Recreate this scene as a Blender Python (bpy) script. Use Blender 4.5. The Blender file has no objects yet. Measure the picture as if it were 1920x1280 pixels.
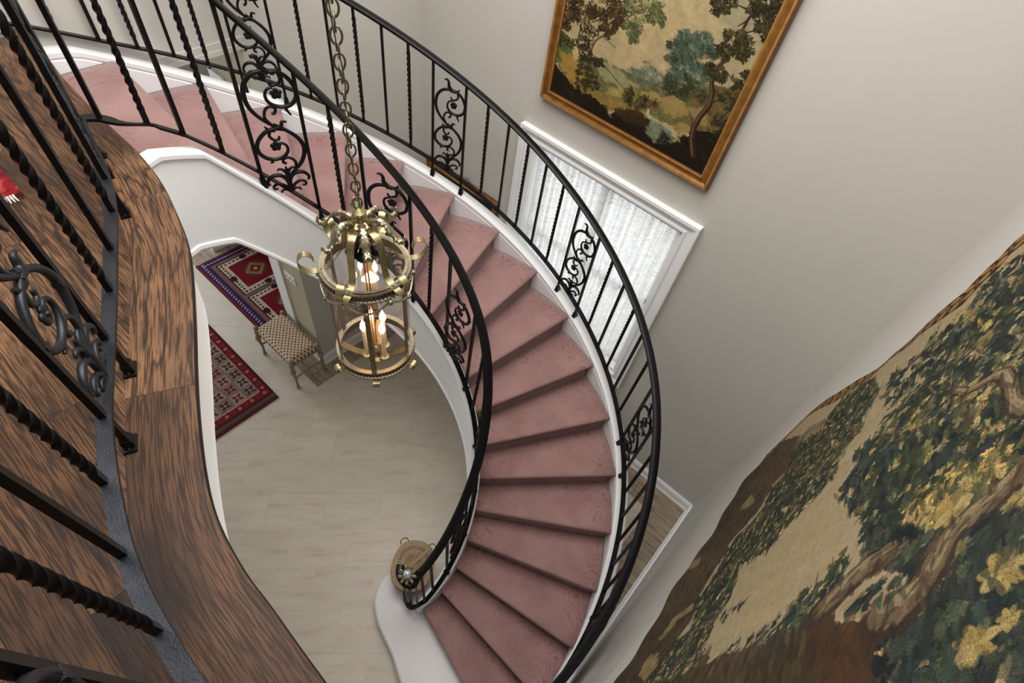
import bpy, bmesh, math, random
import numpy as np
from mathutils import Vector, Matrix
random.seed(7)
SC = bpy.context.scene
COL = SC.collection
PI = math.pi

# ------------------------------------------------------------------ camera
F, PITCH, ROLL, CZ = 1000.923, 0.90625, 0.20199, 4.56981
fw = Vector((0, math.cos(PITCH), -math.sin(PITCH))); rt = Vector((1, 0, 0)); upv = rt.cross(fw)
c_, s_ = math.cos(ROLL), math.sin(ROLL)
RT = c_ * rt + s_ * upv; UP = -s_ * rt + c_ * upv
cam = bpy.data.cameras.new('camera'); cam.sensor_width = 36; cam.lens = F / 1920 * 36
cam.clip_start = .01; cam.clip_end = 60
camo = bpy.data.objects.new('camera', cam); COL.objects.link(camo)
M = Matrix.Identity(4)
for i in range(3):
    M[i][0] = RT[i]; M[i][1] = UP[i]; M[i][2] = -fw[i]
M[2][3] = CZ
camo.matrix_world = M
SC.camera = camo

# wall axes: a along the window wall, b across the hall
PHI = 2.57398
UU = Vector((math.cos(PHI), math.sin(PHI), 0)); VV = Vector((math.sin(PHI), -math.cos(PHI), 0))
def W(a, b, z=0.0): return UU * a + VV * b + Vector((0, 0, z))

# ------------------------------------------------------------------ world, lamps, exposure
wd = bpy.data.worlds.new('world'); SC.world = wd; wd.use_nodes = True
bg = wd.node_tree.nodes['Background']; bg.inputs[0].default_value = (1, .99, .975, 1); bg.inputs[1].default_value = 1.0
SC.view_settings.view_transform = 'Standard'; SC.view_settings.look = 'None'
SC.view_settings.gamma = 1; SC.view_settings.exposure = -0.14; SC.view_settings.use_curve_mapping = False
def area(name, loc, target, sx, sy, power, color=(1, 1, 1)):
    l = bpy.data.lights.new(name, 'AREA'); l.shape = 'RECTANGLE'; l.size = sx; l.size_y = sy; l.energy = power; l.color = color
    o = bpy.data.objects.new(name, l); COL.objects.link(o); o.location = loc
    o.rotation_euler = (Vector(target) - Vector(loc)).to_track_quat('-Z', 'Y').to_euler()
    return o
area('overhead_fill_light', W(1.2, 1.0, 5.5), W(1.2, 1.0, 0), 2.6, 2.6, 165, (1, .99, .975))  # added soft fill from above, no fixture of the room
area('window_daylight', W(1.3, 3.5, 1.9), W(1.3, 2.0, 1.6), 1.3, 1.5, 15, (.95, .98, 1))
area('hall_daylight', W(6.3, .9, 2.2), W(3.5, .7, .2), 1.6, 1.6, 60, (.86, .93, 1))

# ------------------------------------------------------------------ stair geometry, read off the helix
CX, CY = -0.72915, 1.28697
TH0, DTH, Z0, H = -1.00789, 0.20744, .11524, .18
UF = 3.355                                           # upper floor level
def zn(k): return Z0 + H * k
def th(k): return TH0 + DTH * k
def interp(k, T):
    if k <= T[0][0]: return T[0][1]
    for (a, x), (b, y) in zip(T[:-1], T[1:]):
        if k <= b: return x + (y - x) * (k - a) / (b - a)
    return T[-1][1]
def Rc(k): return interp(k, [(0, .655), (2, .674), (4, .678), (6, .69), (7, .702), (8.5, .722), (11, .73), (14, .718), (16, .697), (19, .69)])
def Rno(k): return interp(k, [(1, 1.655), (3, 1.645), (4, 1.642), (5, 1.65), (6, 1.67), (8, 1.682), (9, 1.67), (14, 1.66), (17, 1.655), (20, 1.65)])
def cyl(R, k, z=0.0):
    t = th(k); return Vector((CX + R * math.cos(t), CY + R * math.sin(t), z))
def smoothT(f, k, w=.6): return (f(k - w) + f(k) + f(k + w)) / 3

# ------------------------------------------------------------------ mesh helpers
class MB:
    def __init__(s): s.v = []; s.f = []; s.uv = None
    def add(s, vs, fs):
        n = len(s.v); s.v += [tuple(x) for x in vs]; s.f += [tuple(i + n for i in f) for f in fs]; return s
    def box(s, c, size, R=None):
        c = Vector(c); sx, sy, sz = [x / 2 for x in size]
        vs = [Vector((x, y, z)) for x in (-sx, sx) for y in (-sy, sy) for z in (-sz, sz)]
        if R is not None: vs = [R @ p for p in vs]
        return s.add([c + p for p in vs], [(0, 1, 3, 2), (4, 6, 7, 5), (0, 4, 5, 1), (2, 3, 7, 6), (0, 2, 6, 4), (1, 5, 7, 3)])
    def wbox(s, a0, a1, b0, b1, z0, z1):
        vs = [W(a, b, z) for a in (a0, a1) for b in (b0, b1) for z in (z0, z1)]
        return s.add(vs, [(0, 1, 3, 2), (4, 6, 7, 5), (0, 4, 5, 1), (2, 3, 7, 6), (0, 2, 6, 4), (1, 5, 7, 3)])
    def prism(s, poly, z0, z1):
        n = len(poly); vs = [(p[0], p[1], z0) for p in poly] + [(p[0], p[1], z1) for p in poly]
        return s.add(vs, [tuple(range(n))[::-1], tuple(range(n, 2 * n))] + [(i, (i + 1) % n, n + (i + 1) % n, n + i) for i in range(n)])
    def tube(s, pts, r, n=8, caps=True, closed=False, flat=1.0):
        pts = [Vector(p) for p in pts]; m = len(pts); rs = r if isinstance(r, (list, tuple)) else [r] * m
        base = len(s.v); nrm = None
        for i, p in enumerate(pts):
            if closed: t = pts[(i + 1) % m] - pts[i - 1]
            else: t = pts[min(i + 1, m - 1)] - pts[max(i - 1, 0)]
            t.normalize()
            if nrm is None: nrm = t.orthogonal().normalized()
            else:
                nrm = nrm - t * nrm.dot(t); nrm.normalize()
            bn = t.cross(nrm)
            for j in range(n):
                a = 2 * PI * j / n; q = p + (nrm * math.cos(a) + bn * math.sin(a) * flat) * rs[i]; s.v.append(tuple(q))
        rng = m if closed else m - 1
        for i in range(rng):
            for j in range(n):
                a = base + i * n + j; b = base + i * n + (j + 1) % n; i2 = (i + 1) % m
                c = base + i2 * n + (j + 1) % n; d = base + i2 * n + j; s.f.append((a, b, c, d))
        if caps and not closed:
            s.f.append(tuple(base + j for j in range(n))[::-1]); s.f.append(tuple(base + (m - 1) * n + j for j in range(n)))
        return s
    def sweep(s, pts, prof, closed=False, caps=True, sides=None):
        # prof: (side, up); side is horizontal, to the left of travel
        pts = [Vector(p) for p in pts]; m = len(pts); n = len(prof); base = len(s.v)
        for i, p in enumerate(pts):
            if sides: sd = sides[i]
            else:
                t = (pts[(i + 1) % m] - pts[i - 1]) if closed else (pts[min(i + 1, m - 1)] - pts[max(i - 1, 0)])
                sd = Vector((-t.y, t.x, 0)).normalized()
            for (a, b) in prof: s.v.append(tuple(p + sd * a + Vector((0, 0, b))))
        for i in range(m if closed else m - 1):
            i2 = (i + 1) % m
            for j in range(n):
                j2 = (j + 1) % n
                s.f.append((base + i * n + j, base + i2 * n + j, base + i2 * n + j2, base + i * n + j2))
        if caps and not closed:
            s.f.append(tuple(base + j for j in range(n))); s.f.append(tuple(base + (m - 1) * n + j for j in range(n))[::-1])
        return s
    def lathe(s, prof, c=(0, 0, 0), n=24, sx=1, sy=1, caps=True):
        c = Vector(c); base = len(s.v); m = len(prof)
        for (r, z) in prof:
            for j in range(n):
                a = 2 * PI * j / n; s.v.append((c.x + r * sx * math.cos(a), c.y + r * sy * math.sin(a), c.z + z))
        for i in range(m - 1):
            for j in range(n):
                s.f.append((base + i * n + j, base + i * n + (j + 1) % n, base + (i + 1) * n + (j + 1) % n, base + (i + 1) * n + j))
        if caps:
            s.f.append(tuple(base + j for j in range(n))[::-1]); s.f.append(tuple(base + (m - 1) * n + j for j in range(n)))
        return s
    def ball(s, c, r, n=10, sc=(1, 1, 1)):
        c = Vector(c); base = len(s.v); m = n // 2 + 1
        for i in range(m + 1):
            ph = PI * i / m
            for j in range(n):
                a = 2 * PI * j / n
                s.v.append((c.x + r * sc[0] * math.sin(ph) * math.cos(a), c.y + r * sc[1] * math.sin(ph) * math.sin(a), c.z + r * sc[2] * math.cos(ph)))
        for i in range(m):
            for j in range(n): s.f.append((base + i * n + j, base + i * n + (j + 1) % n, base + (i + 1) * n + (j + 1) % n, base + (i + 1) * n + j))
        return s
    def mesh(s, name, mat=None, smooth=False, angle=None):
        me = bpy.data.meshes.new(name); me.from_pydata(s.v, [], s.f); me.update()
        bm = bmesh.new(); bm.from_mesh(me); bmesh.ops.remove_doubles(bm, verts=bm.verts, dist=1e-6)
        bmesh.ops.recalc_face_normals(bm, faces=bm.faces)
        if smooth:
            ang = math.radians(angle or 40)
            for f in bm.faces: f.smooth = True
            for e in bm.edges:
                if len(e.link_faces) == 2 and e.calc_face_angle(0) > ang: e.smooth = False
        bm.to_mesh(me); bm.free()
        if mat: me.materials.append(mat)
        return me
    def build(s, name, mat, parent=None, smooth=False, angle=None, bevel=0):
        me = s.mesh(name, mat, smooth, angle); return link(name, me, parent, bevel)
def link(name, me, parent=None, bevel=0):
    o = bpy.data.objects.new(name, me); COL.objects.link(o)
    if parent is not None:
        o.parent = parent
        o.matrix_parent_inverse = parent.matrix_basis.inverted()
    if bevel:
        b = o.modifiers.new('bevel', 'BEVEL'); b.width = bevel; b.segments = 2; b.limit_method = 'ANGLE'
    return o
def tag(o, label=None, cat=None, group=None, kind=None):
    if label: o['label'] = label
    if cat: o['category'] = cat
    if group: o['group'] = group
    if kind: o['kind'] = kind
    return o
def thing(name, label, cat, loc=(0, 0, 0), group=None):
    o = bpy.data.objects.new(name, None); COL.objects.link(o); o.location = loc; o.empty_display_size = .05
    return tag(o, label, cat, group)
def struct(name, mb, mat, **k):
    o = mb.build(name, mat, **k); o['kind'] = 'structure'; return o

# ------------------------------------------------------------------ materials
def srgb(r, g, b):
    f = lambda c: ((c / 255 + .055) / 1.055) ** 2.4 if c / 255 > .04045 else c / 255 / 12.92
    return (f(r), f(g), f(b), 1)
def newmat(name):
    m = bpy.data.materials.new(name); m.use_nodes = True; nt = m.node_tree
    return m, nt, nt.nodes['Principled BSDF']
def nd(nt, typ, **kw):
    n = nt.nodes.new(typ)
    for k, x in kw.items(): setattr(n, k, x)
    return n
def ramp(nt, stops, fac):
    r = nd(nt, 'ShaderNodeValToRGB'); e = r.color_ramp.elements
    e[0].position, e[0].color = stops[0]; e[1].position, e[1].color = stops[1]
    for p, c in stops[2:]:
        x = e.new(p); x.color = c
    nt.links.new(fac, r.inputs[0]); return r.outputs[0]
def simple(name, col, rough=.5, metal=0, var=.06, scale=30, bump=0, bscale=None):
    m, nt, b = newmat(name); L = nt.links
    tc = nd(nt, 'ShaderNodeTexCoord'); n = nd(nt, 'ShaderNodeTexNoise'); n.inputs['Scale'].default_value = scale; n.inputs['Detail'].default_value = 4
    L.new(tc.outputs['Object'], n.inputs['Vector'])
    lo = tuple(c * (1 - var) for c in col[:3]) + (1,); hi = tuple(min(1, c * (1 + var)) for c in col[:3]) + (1,)
    L.new(ramp(nt, [(.3, lo), (.7, hi)], n.outputs['Fac']), b.inputs['Base Color'])
    b.inputs['Roughness'].default_value = rough; b.inputs['Metallic'].default_value = metal
    if bump:
        n2 = nd(nt, 'ShaderNodeTexNoise'); n2.inputs['Scale'].default_value = bscale or scale * 4; n2.inputs['Detail'].default_value = 3
        L.new(tc.outputs['Object'], n2.inputs['Vector'])
        bp = nd(nt, 'ShaderNodeBump'); bp.inputs['Strength'].default_value = bump; bp.inputs['Distance'].default_value = .003
        L.new(n2.outputs['Fac'], bp.inputs['Height']); L.new(bp.outputs[0], b.inputs['Normal'])
    return m
def vcol(name, rough=.8, bump=.4, bscale=400):
    m, nt, b = newmat(name); L = nt.links
    a = nd(nt, 'ShaderNodeAttribute'); a.attribute_name = 'Col'
    tc = nd(nt, 'ShaderNodeTexCoord'); n = nd(nt, 'ShaderNodeTexNoise'); n.inputs['Scale'].default_value = bscale; n.inputs['Detail'].default_value = 2
    L.new(tc.outputs['Object'], n.inputs['Vector'])
    mx = nd(nt, 'ShaderNodeMix'); mx.data_type = 'RGBA'; mx.blend_type = 'MULTIPLY'; mx.inputs[0].default_value = .35
    L.new(a.outputs['Color'], mx.inputs[6]); L.new(ramp(nt, [(.3, (.6, .6, .6, 1)), (.7, (1, 1, 1, 1))], n.outputs['Fac']), mx.inputs[7])
    L.new(mx.outputs[2], b.inputs['Base Color']); b.inputs['Roughness'].default_value = rough; b.inputs['Specular IOR Level'].default_value = .2
    bp = nd(nt, 'ShaderNodeBump'); bp.inputs['Strength'].default_value = bump; bp.inputs['Distance'].default_value = .002
    L.new(n.outputs['Fac'], bp.inputs['Height']); L.new(bp.outputs[0], b.inputs['Normal'])
    return m
MAT = {}
MAT['wall'] = simple('beige wall paint', srgb(190, 186, 178), .85, 0, .015, 3, .08, 90)
MAT['olive'] = simple('olive wall paint', srgb(178, 170, 144), .85, 0, .02, 3)
MAT['white'] = simple('white trim paint', srgb(236, 236, 236), .45, 0, .01, 5)
MAT['offwhite'] = simple('white plaster', srgb(232, 232, 231), .6, 0, .015, 4)
MAT['ceiling'] = simple('ceiling paint', srgb(225, 223, 218), .9, 0, .01, 3)
MAT['iron'] = simple('black wrought iron', srgb(26, 25, 27), .38, .6, .2, 40, .15, 160)
MAT['darkiron'] = simple('grey wrought iron', srgb(52, 54, 59), .42, .75, .2, 30, .2, 200)
MAT['brass'] = simple('aged brass', srgb(150, 137, 100), .36, .85, .2, 60, .1, 200)
MAT['silver'] = simple('tarnished silvered brass', srgb(158, 150, 126), .33, .9, .3, 90, .3, 260)
MAT['chain'] = simple('antique chain', srgb(126, 116, 96), .38, .9, .2, 60)
MAT['copper'] = simple('warm brass rod', srgb(190, 130, 70), .25, .9, .1, 40)
MAT['gold'] = simple('gilt frame', srgb(134, 90, 42), .35, .45, .25, 25, .2, 80)
MAT['goldhi'] = simple('bright gilt moulding', srgb(178, 132, 66), .3, .5, .2, 25)
MAT['redwood'] = simple('reddish gilt edge', srgb(104, 58, 26), .45, .1, .25, 25)
MAT['candle'] = simple('ivory candle tube', srgb(236, 214, 180), .5, 0, .02)
MAT['taupe'] = simple('taupe gilded carved wood', srgb(146, 128, 100), .45, .15, .15, 40, .2, 120)
MAT['glassball'] = simple('polished steel ball', srgb(215, 215, 228), .12, .7, .03)
MAT['fringe'] = simple('white fringe', srgb(206, 200, 190), .9, 0, .1)
MAT['darkglass'] = simple('dark print', srgb(38, 36, 30), .3, 0, .3, 8)
MAT['dark'] = simple('dark wood door', srgb(84, 66, 52), .5, 0, .15, 8)
MAT['screw'] = simple('steel screw', srgb(170, 168, 165), .4, .7, .05)

def m_wood(name, planks=True, plank_w=.12):
    m, nt, b = newmat(name); L = nt.links
    uv = nd(nt, 'ShaderNodeUVMap'); uv.uv_map = 'UVMap'
    mp = nd(nt, 'ShaderNodeMapping'); L.new(uv.outputs[0], mp.inputs[0])
    # per-plank offset
    br = nd(nt, 'ShaderNodeTexBrick'); br.offset = .43; br.inputs['Scale'].default_value = 1
    br.inputs['Brick Width'].default_value = 1.1 if planks else .8; br.inputs['Row Height'].default_value = plank_w
    br.inputs['Mortar Size'].default_value = .0009; br.inputs['Mortar Smooth'].default_value = .1; br.inputs['Bias'].default_value = 0
    br.inputs['Color1'].default_value = (0, 0, 0, 1); br.inputs['Color2'].default_value = (1, 1, 1, 1); br.inputs['Mortar'].default_value = (.5, .5, .5, 1)
    L.new(mp.outputs[0], br.inputs['Vector'])
    off = nd(nt, 'ShaderNodeVectorMath', operation='MULTIPLY_ADD'); off.inputs[1].default_value = (5.3, 2.1, 7.7)
    L.new(br.outputs['Color'], off.inputs[0]); L.new(mp.outputs[0], off.inputs[2])
    st = nd(nt, 'ShaderNodeVectorMath', operation='MULTIPLY'); st.inputs[1].default_value = (.8, 8, 1); L.new(off.outputs[0], st.inputs[0])
    n1 = nd(nt, 'ShaderNodeTexNoise'); n1.inputs['Scale'].default_value = 1.1; n1.inputs['Detail'].default_value = 3; n1.inputs['Roughness'].default_value = .5
    L.new(st.outputs[0], n1.inputs['Vector'])
    # contour bands of the noise = cathedral grain
    mul = nd(nt, 'ShaderNodeMath', operation='MULTIPLY'); mul.inputs[1].default_value = 11; L.new(n1.outputs['Fac'], mul.inputs[0])
    fr = nd(nt, 'ShaderNodeMath', operation='FRACT'); L.new(mul.outputs[0], fr.inputs[0])
    band = ramp(nt, [(0, (.9, .9, .9, 1)), (.07, (.6, .6, .6, 1)), (.2, (.08, .08, .08, 1)), (.9, (0, 0, 0, 1)), (1, (.7, .7, .7, 1))], fr.outputs[0])
    # pores
    st2 = nd(nt, 'ShaderNodeVectorMath', operation='MULTIPLY'); st2.inputs[1].default_value = (14, 300, 1); L.new(off.outputs[0], st2.inputs[0])
    n2 = nd(nt, 'ShaderNodeTexNoise'); n2.inputs['Scale'].default_value = 1; n2.inputs['Detail'].default_value = 2; L.new(st2.outputs[0], n2.inputs['Vector'])
    pore = ramp(nt, [(.42, (1, 1, 1, 1)), (.56, (0, 0, 0, 1))], n2.outputs['Fac'])
    n3 = nd(nt, 'ShaderNodeTexNoise'); n3.inputs['Scale'].default_value = 2.2; n3.inputs['Detail'].default_value = 2; L.new(off.outputs[0], n3.inputs['Vector'])
    base = ramp(nt, [(.3, srgb(50, 39, 34)), (.48, srgb(94, 66, 46)), (.72, srgb(134, 98, 68))], n3.outputs['Fac'])
    m1 = nd(nt, 'ShaderNodeMix'); m1.data_type = 'RGBA'
    pf = nd(nt, 'ShaderNodeMath', operation='MULTIPLY'); pf.inputs[1].default_value = .8; L.new(pore, pf.inputs[0])
    L.new(pf.outputs[0], m1.inputs[0]); L.new(base, m1.inputs[6]); m1.inputs[7].default_value = srgb(40, 29, 24)
    m2 = nd(nt, 'ShaderNodeMix'); m2.data_type = 'RGBA'
    # break up bands
    bm_ = nd(nt, 'ShaderNodeMath', operation='MULTIPLY'); L.new(band, bm_.inputs[0])
    rg = ramp(nt, [(.36, (.35, .35, .35, 1)), (.6, (1, 1, 1, 1))], n3.outputs['Fac']); L.new(rg, bm_.inputs[1])
    L.new(bm_.outputs[0], m2.inputs[0]); L.new(m1.outputs[2], m2.inputs[6]); m2.inputs[7].default_value = srgb(28, 22, 22)
    m3 = nd(nt, 'ShaderNodeMix'); m3.data_type = 'RGBA'; L.new(br.outputs['Fac'], m3.inputs[0]); L.new(m2.outputs[2], m3.inputs[6]); m3.inputs[7].default_value = srgb(34, 26, 22)
    L.new(m3.outputs[2], b.inputs['Base Color'])
    b.inputs['Roughness'].default_value = .5; b.inputs['Specular IOR Level'].default_value = .2
    bp = nd(nt, 'ShaderNodeBump'); bp.inputs['Strength'].default_value = .25; bp.inputs['Distance'].default_value = .001; bp.invert = True
    L.new(bm_.outputs[0], bp.inputs['Height']); L.new(bp.outputs[0], b.inputs['Normal'])
    return m
MAT['wood'] = m_wood('dark grained oak planks')
MAT['woodnose'] = m_wood('dark oak nosing', False, 5)

def m_tile(name, ang, w, h, cols, mortar, scale=3, rough=.45, streak=(1, 6), msize=.0025, gap=True):
    m, nt, b = newmat(name); L = nt.links
    tc = nd(nt, 'ShaderNodeTexCoord'); mp = nd(nt, 'ShaderNodeMapping'); mp.inputs['Rotation'].default_value = (0, 0, -ang)
    L.new(tc.outputs['Object'], mp.inputs[0])
    br = nd(nt, 'ShaderNodeTexBrick'); br.offset = .5; br.inputs['Scale'].default_value = 1; br.inputs['Brick Width'].default_value = w; br.inputs['Row Height'].default_value = h
    br.inputs['Mortar Size'].default_value = msize; br.inputs['Mortar Smooth'].default_value = .2
    br.inputs['Color1'].default_value = (0, 0, 0, 1); br.inputs['Color2'].default_value = (1, 1, 1, 1)
    L.new(mp.outputs[0], br.inputs['Vector'])
    off = nd(nt, 'ShaderNodeVectorMath', operation='MULTIPLY_ADD'); off.inputs[1].default_value = (3.3, 9.1, 0); L.new(br.outputs['Color'], off.inputs[0]); L.new(mp.outputs[0], off.inputs[2])
    st = nd(nt, 'ShaderNodeVectorMath', operation='MULTIPLY'); st.inputs[1].default_value = (streak[0], streak[1], 1); L.new(off.outputs[0], st.inputs[0])
    n = nd(nt, 'ShaderNodeTexNoise'); n.inputs['Scale'].default_value = scale; n.inputs['Detail'].default_value = 6; n.inputs['Roughness'].default_value = .65; L.new(st.outputs[0], n.inputs['Vector'])
    c = ramp(nt, [(.28, cols[0]), (.45, cols[1]), (.7, cols[2])], n.outputs['Fac'])
    tone = nd(nt, 'ShaderNodeMix'); tone.data_type = 'RGBA'; tone.blend_type = 'MULTIPLY'; tone.inputs[0].default_value = .5
    L.new(c, tone.inputs[6]); L.new(ramp(nt, [(0, (.84, .83, .82, 1)), (1, (1, 1, 1, 1))], br.outputs['Color']), tone.inputs[7])
    mx = nd(nt, 'ShaderNodeMix'); mx.data_type = 'RGBA'; L.new(br.outputs['Fac'], mx.inputs[0]); L.new(tone.outputs[2], mx.inputs[6]); mx.inputs[7].default_value = mortar
    L.new(mx.outputs[2], b.inputs['Base Color']); b.inputs['Roughness'].default_value = rough; b.inputs['Specular IOR Level'].default_value = .35
    return m
MAT['tile'] = m_tile('travertine tile', math.radians(12.5), .46, .3, (srgb(176, 161, 142), srgb(192, 180, 163), srgb(200, 190, 174)), srgb(180, 169, 153), 2.6, .4, (1, 5))
MAT['hallwood'] = m_tile('weathered plank floor', PHI, 1.2, .14, (srgb(92, 80, 68), srgb(140, 124, 106), srgb(172, 156, 136)), srgb(70, 62, 54), 4, .5, (1, 7), .002)
MAT['marble'] = simple('pale marble', srgb(190, 184, 182), .3, 0, .05, 5)

def m_carpet():
    m, nt, b = newmat('rose sculpted carpet'); L = nt.links
    tc = nd(nt, 'ShaderNodeTexCoord')
    n = nd(nt, 'ShaderNodeTexNoise'); n.inputs['Scale'].default_value = 5; n.inputs['Detail'].default_value = 2; L.new(tc.outputs['Object'], n.inputs['Vector'])
    n2 = nd(nt, 'ShaderNodeTexNoise'); n2.inputs['Scale'].default_value = 260; n2.inputs['Detail'].default_value = 3; L.new(tc.outputs['Object'], n2.inputs['Vector'])
    # leafy tone-on-tone figure
    wp = nd(nt, 'ShaderNodeTexNoise'); wp.inputs['Scale'].default_value = 7; wp.inputs['Detail'].default_value = 1; L.new(tc.outputs['Object'], wp.inputs['Vector'])
    ws = nd(nt, 'ShaderNodeVectorMath', operation='MULTIPLY_ADD'); ws.inputs[1].default_value = (.25, .25, .1); L.new(wp.outputs['Color'], ws.inputs[0]); L.new(tc.outputs['Object'], ws.inputs[2])
    vo = nd(nt, 'ShaderNodeTexVoronoi'); vo.feature = 'DISTANCE_TO_EDGE'; vo.inputs['Scale'].default_value = 13; L.new(ws.outputs[0], vo.inputs['Vector'])
    wv = nd(nt, 'ShaderNodeTexNoise'); wv.inputs['Scale'].default_value = 9; wv.inputs['Detail'].default_value = 0; L.new(ws.outputs[0], wv.inputs['Vector'])
    mm = nd(nt, 'ShaderNodeMath', operation='MULTIPLY'); mm.inputs[1].default_value = 7; L.new(wv.outputs['Fac'], mm.inputs[0])
    fr = nd(nt, 'ShaderNodeMath', operation='FRACT'); L.new(mm.outputs[0], fr.inputs[0])
    leaf = ramp(nt, [(.05, (1, 1, 1, 1)), (.16, (0, 0, 0, 1)), (.86, (0, 0, 0, 1)), (.97, (1, 1, 1, 1))], fr.outputs[0])
    msk = ramp(nt, [(.0, (0, 0, 0, 1)), (.12, (1, 1, 1, 1))], vo.outputs['Distance'])
    a = nd(nt, 'ShaderNodeAttribute'); a.attribute_name = 'edge'
    f1 = nd(nt, 'ShaderNodeMath', operation='MULTIPLY'); L.new(leaf, f1.inputs[0]); L.new(msk, f1.inputs[1])
    f2 = nd(nt, 'ShaderNodeMath', operation='MULTIPLY'); L.new(f1.outputs[0], f2.inputs[0]); L.new(a.outputs['Fac'], f2.inputs[1])
    f3 = nd(nt, 'ShaderNodeMath', operation='MULTIPLY'); f3.inputs[1].default_value = .75; L.new(f2.outputs[0], f3.inputs[0])
    base = ramp(nt, [(.35, srgb(148, 113, 109)), (.65, srgb(162, 127, 122))], n.outputs['Fac'])
    mx = nd(nt, 'ShaderNodeMix'); mx.data_type = 'RGBA'; L.new(f3.outputs[0], mx.inputs[0]); L.new(base, mx.inputs[6]); mx.inputs[7].default_value = srgb(130, 78, 77)
    my = nd(nt, 'ShaderNodeMix'); my.data_type = 'RGBA'; my.blend_type = 'MULTIPLY'; my.inputs[0].default_value = .5
    L.new(mx.outputs[2], my.inputs[6]); L.new(ramp(nt, [(.3, (.7, .7, .7, 1)), (.7, (1, 1, 1, 1))], n2.outputs['Fac']), my.inputs[7])
    L.new(my.outputs[2], b.inputs['Base Color']); b.inputs['Roughness'].default_value = 1; b.inputs['Specular IOR Level'].default_value = .05
    b.inputs['Sheen Weight'].default_value = .25; b.inputs['Sheen Roughness'].default_value = .5
    bp = nd(nt, 'ShaderNodeBump'); bp.inputs['Strength'].default_value = .6; bp.inputs['Distance'].default_value = .004; L.new(n2.outputs['Fac'], bp.inputs['Height']); L.new(bp.outputs[0], b.inputs['Normal'])
    return m
MAT['carpet'] = m_carpet()

def m_sheer():
    m, nt, b = newmat('sheer curtain'); L = nt.links
    tc = nd(nt, 'ShaderNodeTexCoord'); st = nd(nt, 'ShaderNodeMapping'); st.inputs['Scale'].default_value = (10, 10, 120); L.new(tc.outputs['Object'], st.inputs[0])
    n = nd(nt, 'ShaderNodeTexNoise'); n.inputs['Scale'].default_value = 1.6; n.inputs['Detail'].default_value = 3; L.new(st.outputs[0], n.inputs['Vector'])
    col = ramp(nt, [(.36, (.62, .62, .61, 1)), (.55, (.95, .95, .95, 1))], n.outputs['Fac'])
    tr = nd(nt, 'ShaderNodeBsdfTranslucent'); df = nd(nt, 'ShaderNodeBsdfDiffuse'); tp = nd(nt, 'ShaderNodeBsdfTransparent')
    L.new(col, tr.inputs[0]); L.new(col, df.inputs[0])
    a = nd(nt, 'ShaderNodeMixShader'); a.inputs[0].default_value = .45; L.new(tr.outputs[0], a.inputs[1]); L.new(df.outputs[0], a.inputs[2])
    c = nd(nt, 'ShaderNodeMixShader'); L.new(ramp(nt, [(.4, (.02, .02, .02, 1)), (.7, (.22, .22, .22, 1))], n.outputs['Fac']), c.inputs[0]); L.new(a.outputs[0], c.inputs[1]); L.new(tp.outputs[0], c.inputs[2])
    L.new(c.outputs[0], nt.nodes['Material Output'].inputs[0]); return m
MAT['sheer'] = m_sheer()
def m_glass(name, tint=(1, 1, 1, 1), gl=.1):
    m, nt, b = newmat(name); L = nt.links
    tp = nd(nt, 'ShaderNodeBsdfTransparent'); tp.inputs[0].default_value = tint; g = nd(nt, 'ShaderNodeBsdfGlossy'); g.inputs['Roughness'].default_value = .02
    fz = nd(nt, 'ShaderNodeFresnel'); fz.inputs[0].default_value = 1.5
    x = nd(nt, 'ShaderNodeMath', operation='MULTIPLY_ADD'); x.inputs[1].default_value = .28; x.inputs[2].default_value = gl - .03; L.new(fz.outputs[0], x.inputs[0])
    mx = nd(nt, 'ShaderNodeMixShader'); L.new(x.outputs[0], mx.inputs[0]); L.new(tp.outputs[0], mx.inputs[1]); L.new(g.outputs[0], mx.inputs[2])
    L.new(mx.outputs[0], nt.nodes['Material Output'].inputs[0]); return m
MAT['glass'] = m_glass('lantern glass', (.97, .92, .9, 1), .06)
MAT['pane'] = m_glass('window pane', (.97, .98, .98, 1), .04)
def m_emit(name, col, s):
    m, nt, b = newmat(name); b.inputs['Emission Color'].default_value = col; b.inputs['Emission Strength'].default_value = s; b.inputs['Base Color'].default_value = (1, .9, .7, 1); return m
MAT['flame'] = m_emit('lit candle bulb', (1, .72, .38, 1), 22)
MAT['wicker'] = simple('tan wicker', srgb(146, 122, 92), .7, 0, .22, 90, .5, 300)
MAT['wickerdark'] = simple('brown wicker', srgb(92, 66, 40), .7, 0, .22, 90)

# ------------------------------------------------------------------ pixel to plane helper (used only to read off real sizes on the walls)
def ray(x, y):
    return (RT * ((x - 960) / F) - UP * ((y - 640) / F) + fw)
def on_wall(x, y, n, c):
    d = ray(x, y); t = c / d.dot(n); P = Vector((0, 0, CZ)) + d * t
    return P.dot(UU), P.dot(VV), P.z
def on_z(x, y, z):
    d = ray(x, y); t = (z - CZ) / d.z; return Vector((0, 0, CZ)) + d * t

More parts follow.
